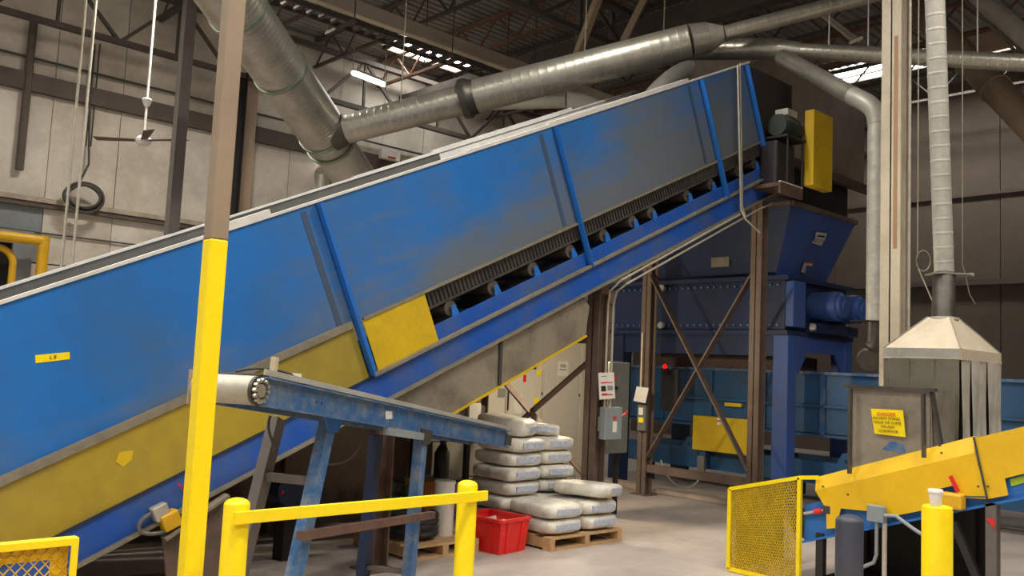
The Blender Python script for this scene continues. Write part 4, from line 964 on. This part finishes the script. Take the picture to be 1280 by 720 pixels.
# dark pipes at upper right
t = thing('roof_pipe', at(1200, 80, 13), 'brown painted pipe running diagonally across the upper right roof', 'pipe')
q0, q1 = at(1118, -18, 15.0), at(1300, 168, 11.5)
q1 = q0+(q1-q0)*((q0.z-.0)/(q0.z-q1.z)); MB().cyl(q0, q1, .2, n=20).build('pipe', 'tan_paint', t, smooth=True); m_ = q0.lerp(q1, .3)
MB().lathe(m_, q1-q0, [(0, .2), (0, .22), (.06, .22), (.06, .2)], 20, False).build('coupling', 'tan_paint', t, smooth=True)
tag(MB().bar(at(1165, 70, 15), at(1275, 43, 14), .1, .32).build('roof_tie_beam', 'tan_pale', None), 'cream tie beam under the roof in the upper right', 'beam')
tag(MB().cyl(at(1222, -5, 12), at(1300, 62, 10.5), .12, n=18).build('roof_pipe', 'galv_dull', None, smooth=True), 'grey round pipe cutting the upper right corner', 'pipe')
t = thing('pipe_bundle', at(1240, 30, 13), 'pair of thin steel pipes under the roof beside the grey corner pipe', 'pipes')
for o in (0, 8): MB().cyl(at(1205+o, -2, 13), at(1275+o, 70, 12), .025, n=8).build('thin_pipe', 'wire', t)
t = thing('pipe_bundle', at(1040, 30, 13), 'pair of thin steel conduits ending at a clamp near the cream column', 'pipes')
for o in (0, 7): MB().cyl(at(1020+o, 14, 13), at(1068+o, 52, 12.6), .025, n=8).build('thin_pipe', 'conduit', t)
MB().bar(at(1062, 54, 12.6), at(1078, 47, 12.6), .04, .04).build('clamp', 'white', t)
# hanging wires by the drop and pick-up ducts
def wire(pts, r, label):
    tag(MB().tube(pts, r, 6).build('hanging_wire', 'wire', None, smooth=True), label, 'wire')
p = at(1147, 320, 8.2); lp_ = [V((p.x, p.y, 7.7)), p, at(1146, 328, 8.2)]
wire([V((p.x, p.y, 7.7)), p]+[at(1154+9*math.cos(k), 326+13*math.sin(k), 8.2) for k in [math.pi+2*math.pi*i/14 for i in range(15)]]+[at(1148, 336, 8.2), at(1172, 392, 7.8)], .006, 'thin wire with a tied loop left of the pick up duct')
p = at(1203, 330, 8.2); wire([V((p.x, p.y, 7.7)), p, at(1207, 345, 8.2), at(1212, 368, 8.2), at(1219, 380, 8.2)], .005, 'thin wire hanging right of the pick up duct')
# ================================================================== SMALL INCLINED CONVEYOR
sc = thing('small_conveyor', (3.6, 5.0, 0), 'small worn blue belt conveyor on splayed legs beside the barrier', 'conveyor')
HD, TL = at(325, 489, 4.5), at(633, 549, 8.1)
sl = (TL-HD); sl_h = V((sl.x, sl.y, 0)).normalized(); lf = V((-sl_h.y, sl_h.x, 0))
if lf.dot(_R0) > 0: lf = -lf
WD = .36; upv = sl.normalized().cross(lf).normalized()
if upv.z < 0: upv = -upv
def rail(off, name):
    a, c = HD+lf*off, TL+lf*off
    b = MB(); b.bar(a, c, .008, .15, upv); 
    sgn = -1 if off < .1 else 1
    b.bar(a-lf*sgn*-.018+upv*.071, c-lf*sgn*-.018+upv*.071, .04, .008, upv); b.bar(a-lf*sgn*-.018-upv*.071, c-lf*sgn*-.018-upv*.071, .04, .008, upv)
    return b.build(name, 'blue_worn', sc)
rl = rail(0, 'side_rail'); rail(WD, 'side_rail')
MB().bar(HD+lf*WD/2+upv*.085, TL+lf*WD/2+upv*.085, WD-.02, .008, upv).build('belt', 'cap_grey', sc)
MB().bar(HD+lf*WD/2-upv*.05, TL+lf*WD/2-upv*.05, WD-.03, .008, upv).build('return_belt', 'belt', sc)
MB().bar(HD-lf*.012+upv*.1, TL-lf*.012+upv*.1, .012, .03, upv).build('belt_edge_strip', 'galv_dull', sc)
sd_ = sl.normalized()
pu = MB().cyl(HD-sd_*.02+lf*.01, HD-sd_*.02+lf*(WD+.0), .075, n=26).build('head_pulley', 'galv_dull', sc, smooth=True)
b = MB()
for k in range(12):
    th = 2*math.pi*k/12; q = HD-sd_*.02-lf*.012+(sd_*math.cos(th)+upv*math.sin(th))*.055; b.cyl(q, q-lf*.02, .012, n=6)
b.cyl(HD-sd_*.02-lf*.0, HD-sd_*.02-lf*.025, .035, n=16); b.build('pulley_hub', 'galv', pu, smooth=True)
MB().cyl(HD-sd_*.02+lf*.01, HD-sd_*.02-lf*.006, .073, n=26).build('pulley_rim', 'galv_dark', pu, smooth=True)
MB().bar(HD+lf*(WD+.03)-ZA*.09-sd_*.03, HD+lf*(WD+.03)+ZA*.09-sd_*.03, .02, .05).build('end_bracket', 'tan_pale', sc)
MB().cyl(HD+lf*WD-sd_*.02, HD+lf*(WD+.05)-sd_*.02, .02, n=10).build('shaft', 'galv', sc)
q = HD+sd_*.09+upv*.12; MB().bar(q-upv*.04, q+upv*.07, .03, .03, sd_).build('guide_peg', 'hood_cream', sc)
q = HD+sd_*.35+lf*.1+upv*.10; MB().box(q+upv*.02, (.12, .16, .03)).build('belt_lacing', 'white', sc)
cb_ = bez(HD+sd_*.05+lf*.2+upv*.1, HD+sd_*.15+lf*.1+upv*.16, HD+sd_*.3+lf*.02+upv*.14, HD+sd_*.45+upv*.09, 8); tubeobj('loose_hose', cb_, .008, 'cable', sc)
MB().cyl(TL+lf*.0+sd_*.03, TL+lf*WD+sd_*.03, .05, n=18).build('tail_pulley', 'black_steel', sc, smooth=True)
MB().bar(TL-sd_*.05-lf*.012, TL+sd_*.10-lf*.012-upv*.01, .012, .09, upv).build('take_up_plate', 'galv_dark', sc)
MB().prism([bil([HD-lf*.006+upv*.06, TL-lf*.006+upv*.06, TL-lf*.006-upv*.06, HD-lf*.006-upv*.06], u, v) for u, v in ((.36, .25), (.385, .2), (.39, .6), (.365, .7))], -lf*.001).build('sticker', 'paper', rl)
for u in (.14, .155): 
    q = HD+sl*u-lf*.004; MB().cyl(q, q-lf*.002, .007, n=8).build('hole', 'black_steel', rl)
def slleg(pt, pb, m, name='leg'):
    return MB().bar(pt, pb, .07, .09, sl_h).build(name, m, sc)
T1 = at(410, 524, 5.35); Bt1 = at(367, 722, 4.95); dv = (Bt1-T1); Bt1 = T1+dv*(T1.z/(-dv.z))
slleg(T1-ZA*.02, Bt1, 'blue_worn'); lg1 = T1
T2 = T1+lf*WD; Bt2 = Bt1+lf*WD; slleg(T2-ZA*.02, Bt2, 'grey_paint')
MB().bar(T1.lerp(Bt1, .28), T2.lerp(Bt2, .28), .04, .05).build('cross_bar', 'grey_paint', sc)
g_ = [T1+sl_h*.14+ZA*.03, T1-sl_h*.13+ZA*.06, T1-sl_h*.05-ZA*.08, T1+sl_h*.05-ZA*.08]; MB().prism([k-lf*.045 for k in g_], lf*.012).build('gusset', 'blue', sc)
T3 = at(526, 548, 6.35); Bt3 = V((T3.x, T3.y, 0))+(_R0*-.04); slleg(T3, Bt3, 'blue_worn')
T4 = T3+lf*WD; Bt4 = Bt3+lf*WD; slleg(T4, Bt4, 'blue_dark_shade')
for (bb, c_) in ((Bt1, 0), (Bt2, 0), (Bt3, 0), (Bt4, 0)): MB().span((bb.x-.07, bb.y-.07, 0), (bb.x+.07, bb.y+.07, .01)).build('foot_plate', 'grey_paint', sc)
MB().bar(T3.lerp(Bt3, .86), T4.lerp(Bt4, .86), .05, .03).build('cross_bar', 'grey_paint', sc)
g_ = [T3+sl_h*.10+ZA*.05, T3-sl_h*.10+ZA*.08, T3-sl_h*.06-ZA*.04, T3+sl_h*.06-ZA*.04]; MB().prism([k-lf*.05 for k in g_], lf*.012).build('gusset', 'galv_dark', sc)
q = HD+sl*.36-upv*.10-lf*.03; MB().bar(q-sd_*.0, q+sd_*.55, .05, .05, upv).build('switch_channel', 'box_grey', sc)
tubeobj('loose_cable', bez(at(338, 520, 4.9), at(330, 540, 4.9), at(345, 555, 4.95), at(343, 563, 5.0), 10), .008, 'cable', sc)
tubeobj('loose_cable', bez(at(452, 536, 5.7), at(456, 566, 5.7), at(430, 586, 5.7), at(405, 579, 5.4), 10), .006, 'cable', sc)
# brown tube clamped on the legs
qa, qb = T1.lerp(Bt1, .70)-lf*.065, V((T3.x, T3.y, 0)).lerp(T3, .50)-lf*.065
dq = (qb-qa).normalized(); qa = qa-dq*.06; qb = qb+dq*.12
qa.z = at(378, 661, 5.1).z; qb.z = at(536, 646, 6.3).z
tag(MB().bar(qa, qb, .045, .05).build('steel_tube', 'rust', None), 'rusty square steel tube fixed across the small conveyor legs', 'steel tube')
# ================================================================== SACKS ON PALLET
PX0, PX1, PY0, PY1 = 5.86, 6.86, 5.62, 6.86
def pallet(x0, x1, y0, y1, label, name='wooden_pallet'):
    t = thing(name, ((x0+x1)/2, (y0+y1)/2, 0), label, 'pallet')
    n = 6; w = .1
    for i in range(n):
        yy = y0+(y1-y0-w)*i/(n-1); MB().span((x0, yy, .1), (x1, yy+w, .12)).build('deck_board', 'wood', t)
    for i in range(3):
        xx = x0+(x1-x0-.06)*i/2; MB().span((xx, y0, .02), (xx+.06, y1, .1)).build('stringer_board', 'wood', t)
    for yy in (y0, (y0+y1)/2-.05, y1-.1): MB().span((x0, yy, 0), (x1, yy+.1, .02)).build('bottom_board', 'wood', t)
    return t
pallet(PX0, PX1, PY0, PY1, 'wooden pallet loaded with stacked white sacks')
def sackmesh(c, L_, Wd, H_, rz_, pit=0, rol=0, seed=0):
    rnd = random.Random(seed); b = MB(); nt_, np_ = 32, 12
    ph = [rnd.uniform(0, 6.28) for _ in range(8)]
    M_ = Matrix.Rotation(rz_, 3, 'Z') @ Matrix.Rotation(pit, 3, 'X') @ Matrix.Rotation(rol, 3, 'Y')
    sp_ = lambda v, e: math.copysign(abs(v)**e, v)
    rs = []
    for k in range(np_+1):
        f = -math.pi/2+math.pi*k/np_; cz = sp_(math.cos(f), .42); z = sp_(math.sin(f), .5)
        row = []
        for i in range(nt_):
            t = 2*math.pi*(i+.5)/nt_; u = cz*sp_(math.cos(t), .32); v = cz*sp_(math.sin(t), .26)
            w = 1+.03*math.sin(3*u+ph[0])+.03*math.sin(4*v+ph[1]+z)
            bul = 1+.05*math.sin(5*v+ph[2])*math.cos(3*u+ph[3])+.04*math.sin(9*u+7*v+ph[4])-.10*max(0, abs(v)-.7)
            row.append(c+M_ @ V((u*Wd/2*w*(1-.04*abs(v)**3), v*L_/2*(1+.015*math.sin(4*u+ph[5])), z*H_/2*bul-.008*(1-u*u)*(1-v*v))))
        rs.append(row)
    b.rings(rs); return b, M_
SACKS = []
def sack(c, rz_, label, pit=0, rol=0, L_=.6, Wd=.48, H_=.138, prt=True):
    k = len(SACKS); c = V(c)
    t = thing('sack', c, label, 'sack', 'white filled sacks on the pallet'); SACKS.append(t)
    b, M_ = sackmesh(c, L_, Wd, H_, rz_, pit, rol, 100+k)
    b.build('bag', 'sack', t, smooth=True, angle=80)
    if prt:
        # printed panel on the end that faces the aisle, as a thin decal following the bulge
        q = MB(); n_ = 6
        rows = []
        for i in range(n_+1):
            u = -.62+1.24*i/n_; x = u*Wd/2
            rows.append([c+M_ @ V((x, -L_/2*(1.0-.02*u*u)-.009, z_)) for z_ in (-.026, .026)])
        for i in range(n_):
            q.hexa([rows[i][0], rows[i+1][0], rows[i+1][0]+M_ @ V((0, .02, 0)), rows[i][0]+M_ @ V((0, .02, 0)), rows[i][1], rows[i+1][1], rows[i+1][1]+M_ @ V((0, .03, 0)), rows[i][1]+M_ @ V((0, .03, 0))])
        q.build('printed_panel', 'print_blue', t)
    return t
xl_, xr_ = 6.10, 6.60; yf_, yb_ = 5.93, 6.52
HZ = .138; z0_ = .12+.078
ordl = ['bottom', 'second', 'third', 'fourth', 'fifth', 'sixth', 'seventh']
for k in range(2):
    sack((xl_, yf_, z0_+HZ*k), random.uniform(-.05, .05), 'white sack in the front left low pile, %s layer, beside the red tote' % ('bottom' if k == 0 else 'top'), H_=.14)
for k in range(3):
    sack((xr_+(.05 if k == 2 else 0), yf_-(.03 if k == 2 else 0), z0_+HZ*k+(.012 if k == 2 else 0)), random.uniform(-.06, .06)+(.35 if k == 2 else 0), 'white sack in the front right low pile, %s layer' % ('bottom', 'middle', 'topmost')[k], rol=.06 if k == 2 else 0)
for k in range(6):
    sack((xl_+random.uniform(-.035, .01), yb_+random.uniform(-.035, .03)-.03, z0_+HZ*k), random.uniform(-.1, .1), 'white sack in the tall rear left pile, %s layer from the pallet' % ordl[k])
for k in range(6):
    sack((xr_+random.uniform(-.01, .03)-.01, yb_+random.uniform(-.03, .03), z0_+HZ*k), random.uniform(-.1, .1), 'white sack in the tall rear right pile, %s layer from the pallet' % ordl[k], L_=.58)
sack((xl_-.02, yb_-.02, z0_+HZ*6+.045), .5, 'crumpled white sack lying askew on top of the tall left pile', pit=.12, H_=.18, L_=.55, Wd=.45)
sack((xr_-.04, yb_+.02, z0_+HZ*6+.0), -.35, 'small white sack on top of the tall right pile', rol=.1, L_=.42, Wd=.36, H_=.13)
# ------------------------------------------------------------------ red tote
rt = thing('tote', (5.5, 6.0, 0), 'bright red plastic tote filled with white scrap in front of the sacks', 'tote')
tb = [V((5.36, 5.76, 0)), V((5.71, 5.80, 0)), V((5.66, 6.24, 0)), V((5.31, 6.20, 0))]
ctr = sum(tb, V())/4; tt = [ctr+(k-ctr)*1.14+ZA*.29 for k in tb]
for k in range(4):
    j = (k+1) % 4; sheet(MB(), tb[k], tb[j], tt[j], tt[k], -.008).build('side_wall', 'red', rt)
    MB().bar(tt[k]+(tt[k]-ctr)*.0, tt[j], .035, .03).build('rim', 'red', rt, bevel=.004)
    for u in (.25, .75):
        MB().bar(tb[k].lerp(tb[j], u), tt[k].lerp(tt[j], u)-ZA*.02, .03, .02, (tb[j]-tb[k]).cross(ZA)).build('rib', 'red', rt)
MB().prism(tb, (0, 0, .01)).build('bottom', 'red', rt)
b = MB(); rnd = random.Random(3)
for k in range(60):
    u, v = rnd.uniform(.08, .92), rnd.uniform(.08, .92); q = bil([p_+(ctr-p_)*.05 for p_ in tt], u, v)
    b.box(q-ZA*rnd.uniform(.04, .09), (.07, .06, .04), Matrix.Rotation(rnd.uniform(0, 3), 3, 'Z') @ Matrix.Rotation(rnd.uniform(-.5, .5), 3, 'X'))
b.build('scrap_pile', 'granules', rt, kind='stuff')
MB().prism([q*1 for q in [t_.lerp(b_, .25)+(ctr-t_)*.04 for t_, b_ in zip(tt, tb)]], (0, 0, .01)).build('scrap_bed', 'granules', rt)
# ------------------------------------------------------------------ second pallet and what stands on it
pa = onZ(490, 698, 0)
PLX, PLY = 4.54, 5.95
pallet(PLX, PLX+.75, PLY, PLY+.85, 'wooden pallet with black hose coil behind the barrier post')
t = thing('hose_coil', (PLX+.24, PLY+.35, .12), 'coiled black rubber hose lying on the pallet behind the barrier', 'hose')
sp = []
for i in range(5*24+1):
    th = 2*math.pi*i/24; r_ = .2+.012*math.sin(i*.7); sp.append(V((PLX+.24+r_*math.cos(th), PLY+.32+r_*math.sin(th), .15+.17*i/120)))
MB().tube(sp, .03, 10).build('hose_turns', 'black_rubber', t, smooth=True)
def jug(x, y, z, label, sc_=1):
    t = thing('jug', (x, y, z), label, 'jug')
    MB().lathe((x, y, z), (0, 0, 1), [(0, .07*sc_), (.01, .08*sc_), (.16*sc_, .08*sc_), (.20*sc_, .06*sc_), (.22*sc_, .03*sc_), (.25*sc_, .03*sc_)], 20).build('body', 'green', t, smooth=True)
    MB().cyl((x, y, z+.25*sc_), (x, y, z+.28*sc_), .036*sc_, n=16).build('cap', 'green', t)
jug(PLX+.22, PLY+.66, .12, 'green plastic jug at the back of the hose pallet', 1.5)
jug(PLX+.42, PLY+.64, .12, 'green plastic jug beside the white drum', 1.4)
p = onZ(562, 690, .12); px_, py_ = PLX+.56, PLY+.28
t = thing('drum', (px_, py_, .12), 'slim white plastic drum standing on the hose pallet', 'drum')
MB().lathe((px_, py_, .12), (0, 0, 1), [(0, .085), (.01, .09), (.28, .09), (.29, .095), (.31, .095), (.32, .09), (.46, .09)], 24).build('body', 'white', t, smooth=True)
MB().lathe((px_, py_, .58), (0, 0, 1), [(0, .095), (.02, .095), (.025, .07)], 24).build('lid', 'white', t, smooth=True)
t = thing('cardboard_box', (PLX+.6, PLY+.66, .12), 'brown cardboard box behind the white drum', 'box')
MB().span((PLX+.50, PLY+.52, .12), (PLX+.72, PLY+.8, .56)).build('carton', 'cardboard', t, bevel=.004); MB().span((PLX+.59, PLY+.519, .56), (PLX+.63, PLY+.8, .562)).build('tape', 'wood', t)
# black and green equipment cart beneath the big conveyor
t = thing('workbench', (6.0, 7.25, 0), 'dark steel bench with tools under the big conveyor behind the small one', 'bench')
bx0, bx1, by0, by1 = 5.3, 6.05, 7.0, 7.45
MB().span((bx0, by0, .9), (bx1, by1, .94)).build('top', 'galv_dark', t)
for xx in (bx0+.03, bx1-.03):
    for yy in (by0+.03, by1-.03): MB().span((xx-.025, yy-.025, 0), (xx+.025, yy+.025, .9)).build('leg', 'black_steel', t)
MB().span((bx0, by0, .45), (bx1, by1, .47)).build('shelf', 'galv_dark', t)
t = thing('tool_case', (5.45, 7.2, .94), 'yellow tool case on the dark bench', 'case')
MB().span((5.32, 7.05, .94), (5.62, 7.3, 1.06)).build('shell', 'yellow_clean', t, bevel=.02); MB().tube([(5.42, 7.05, 1.02), (5.42, 7.02, 1.02), (5.52, 7.02, 1.02), (5.52, 7.05, 1.02)], .008, 6).build('handle', 'black_rubber', t)
t = thing('electric_motor', (5.78, 7.2, .94), 'black cylindrical motor on the dark bench', 'motor')
MB().cyl((5.70, 7.2, 1.07), (5.98, 7.2, 1.07), .1, n=20).build('housing', 'black_rubber', t, smooth=True); MB().span((5.74, 7.1, .94), (5.94, 7.3, .99)).build('foot', 'black_steel', t); MB().cyl((5.65, 7.2, 1.07), (5.7, 7.2, 1.07), .02, n=10).build('shaft', 'galv', t)
t = thing('gas_cylinder', (5.6, 7.2, .47), 'short dark gas cylinder on the bench shelf', 'cylinder')
MB().lathe((5.85, 7.22, .47), (0, 0, 1), [(0, .08), (.25, .08), (.31, .05), (.34, .025), (.38, .025)], 20).build('body', 'black_rubber', t, smooth=True); MB().cyl((5.85, 7.22, .85), (5.85, 7.22, .88), .03, n=10).build('valve', 'galv', t)
# concrete blocks behind
bw = thing('block_wall', (6.6, 7.78, 0), 'low wall of smooth grey blocks behind the sacks', 'wall')
for r_ in range(3):
    for k in range(2):
        xx = 5.75+.5*k+(.25 if r_ % 2 else 0)
        MB().span((xx, 7.58, .4*r_), (xx+.492, 7.76, .4*r_+.392)).build('block', 'block_grey', bw, bevel=.008)
tag(MB().span((6.45, 7.52, .92), (6.62, 7.56, 1.22)).span((6.5, 7.53, .8), (6.56, 7.58, .93)).build('white_board', 'white', None), 'small white board fixed on the grey block wall', 'board')
# blue drum glimpsed under the conveyor
t = thing('blue_motor', (3.55, 6.6, 0), 'blue motor with red tag in the dark under the big conveyor', 'motor')
q = onY(356, 612, 6.6)
MB().lathe(q+YA*-.12, YA, [(0, .05), (.01, .12), (.2, .12), (.24, .08)], 20).build('housing', 'blue_dark_shade', t, smooth=True); MB().span((q.x-.04, 6.5, 0), (q.x+.04, 6.66, q.z-.1)).build('pedestal', 'black_steel', t)
MB().cyl(q+V((-.09, -.13, 0)), q+V((-.09, -.115, 0)), .014, n=10).build('red_tag', 'red', t)
# ================================================================== LEFT WALL FITTINGS
fn = thing('ceiling_fan', at(181, 174, 13), 'three bladed ceiling fan hanging in front of the left wall', 'ceiling fan')
h0 = at(179.5, 176, 13)
MB().lathe(h0, (0, 0, 1), [(-.07, .02), (-.06, .08), (-.02, .115), (.02, .115), (.06, .08), (.08, .03)], 24).build('motor_housing', 'white', fn, smooth=True)
MB().cyl(h0+ZA*.07, V((h0.x, h0.y, ZC-.02)), .018, n=10).build('down_rod', 'white', fn, smooth=True)
ct = at(186, 128, 13).z; MB().lathe(V((h0.x, h0.y, ct-.05)), (0, 0, 1), [(0, .035), (.1, .075), (.12, .06)], 18).build('canopy_cup', 'white', fn, smooth=True)
for k, az_ in enumerate((math.atan2(-_R0.y, -_R0.x), math.atan2(_R0.y, _R0.x)-.25, math.atan2(-h0.y, -h0.x)+.08)):
    d_ = V((math.cos(az_), math.sin(az_), 0)); s_ = V((-d_.y, d_.x, 0))
    tl_ = .008 if k < 2 else .02
    pr = [h0+d_*.1-s_*.05, h0+d_*.72-s_*.075, h0+d_*.72+s_*.075, h0+d_*.1+s_*.05]
    pr = [q+ZA*(tl_*((q-h0).dot(s_)/.07)*(1 if k != 1 else .8)) for q in pr]
    MB().prism(pr, (0, 0, .008)).build('blade', 'brown_steel', fn)
# white conduits
cd = thing('conduit_pair', at(90, 170, 12.5), 'pair of white vertical conduits clamped together near the cable coil', 'conduit')
for (xt, xb) in ((108.5, 71), (119.5, 86)):
    a = at((xt+xb)/2+2, 170, 12.5); MB().cyl((a.x, a.y, 0), (a.x, a.y, ZC-.01), .020, n=12).build('conduit', 'conduit', cd, smooth=True)
a = at(87, 280, 12.5); MB().box(a, (.03, .03, .03)).bar(at(73, 279, 12.5), at(100, 283, 12.5), .02, .03).build('clamp_strut', 'wire', cd)
# cable coil
ccl = thing('cable_coil', onY(105, 247, YW-.32), 'coil of black cable hung on the left wall', 'cable')
q = onY(105, 247, YW-.32); sp = []; rnd = random.Random(5)
for i in range(6*22+1):
    th = 2*math.pi*i/22; r_ = .26+.03*math.sin(i*.13)+.02*math.sin(i*.05+1); sp.append(q+V((r_*1.12*math.cos(th)+.02*math.sin(i*.21), -.05*math.sin(i*.09)-.02, r_*.85*math.sin(th))))
tubeobj('coil', sp, .02, 'cable', ccl); 
e0 = onY(112, 130, YW-.2); tubeobj('cable', [V((e0.x, e0.y, 6.8)), e0, onY(111, 205, YW-.2), onY(101, 225, YW-.32), q+V((-.2, 0, .1))], .018, 'cable', ccl)
# yellow pipe guard
yg = thing('pipe_guard', onY(20, 400, YW-.5), 'yellow square pipe guard framing the wall opening', 'guard')
cnr = onY(55, 301, YW-.5)
MB().cyl((cnr.x, cnr.y, 0), (cnr.x, cnr.y, cnr.z+.07), .085, n=20).build('upright', 'yellow_pipe', yg, smooth=True)
MB().cyl((cnr.x-2.6, cnr.y, cnr.z), (cnr.x, cnr.y, cnr.z), .085, n=20).build('crossbar', 'yellow_pipe', yg, smooth=True)
MB().cyl((cnr.x-2.6, cnr.y, 0), (cnr.x-2.6, cnr.y, cnr.z+.07), .085, n=20).build('upright', 'yellow_pipe', yg, smooth=True)
hp_ = onY(15, 340, YW-.35); zt2 = onY(0, 309, YW-.35).z
t = thing('hoop_guard', (hp_.x-.7, hp_.y, 0), 'yellow rounded pipe hoop inside the larger pipe guard', 'guard')
r_ = .25; xh = hp_.x
MB().tube([V((xh, hp_.y, 0)), V((xh, hp_.y, zt2-r_))]+arc((xh-r_, hp_.y, zt2-r_), XA, ZA, r_, 0, math.pi/2, 8)+[V((xh-1.2, hp_.y, zt2))]+arc((xh-1.2-.0, hp_.y, zt2-r_), XA, ZA, r_, math.pi/2, math.pi, 8)+[V((xh-1.2-r_, hp_.y, 0))], .055, 14).build('hoop', 'yellow_pipe', t, smooth=True)
# wall lamp, flexible duct stub and exit box on the wall further right
t = thing('wall_lamp', onY(405, 208, YW-.15), 'small bright wall lamp left of the large duct', 'lamp')
q = onY(405, 208, YW-.15); MB().lathe(q, (-.3, -1, -.3), [(0, .05), (.02, .06), (.05, .05), (.07, .02)], 14).build('lens', 'lamp_spot', t, smooth=True); MB().box(q+YA*.06, (.1, .1, .12)).build('housing', 'white', t)
t = thing('flexible_duct', onY(408, 225, YW-.9), 'ribbed silver flexible duct stub above the conveyor edge', 'duct')
q = onY(402, 225, YW-.9); MB().rib(q, onY(423, 221, YW-.9), .26, pitch=.06, n=24).build('hose', 'galv', t, smooth=True, angle=11); MB().cyl(V((q.x, q.y, 0)), q+ZA*.1, .1, n=14).build('riser', 'galv_dull', t, smooth=True)
t = thing('exit_box', onY(487, 194, YW-.1), 'pale emergency light box with red strip on the wall', 'light')
q = onY(487, 194, YW-.24); MB().box(q, (.5, .12, .22)).build('housing', 'white', t, bevel=.01); MB().box(q+V((.02, -.07, -.06)), (.2, .02, .03)).build('strip', 'print_red', t)
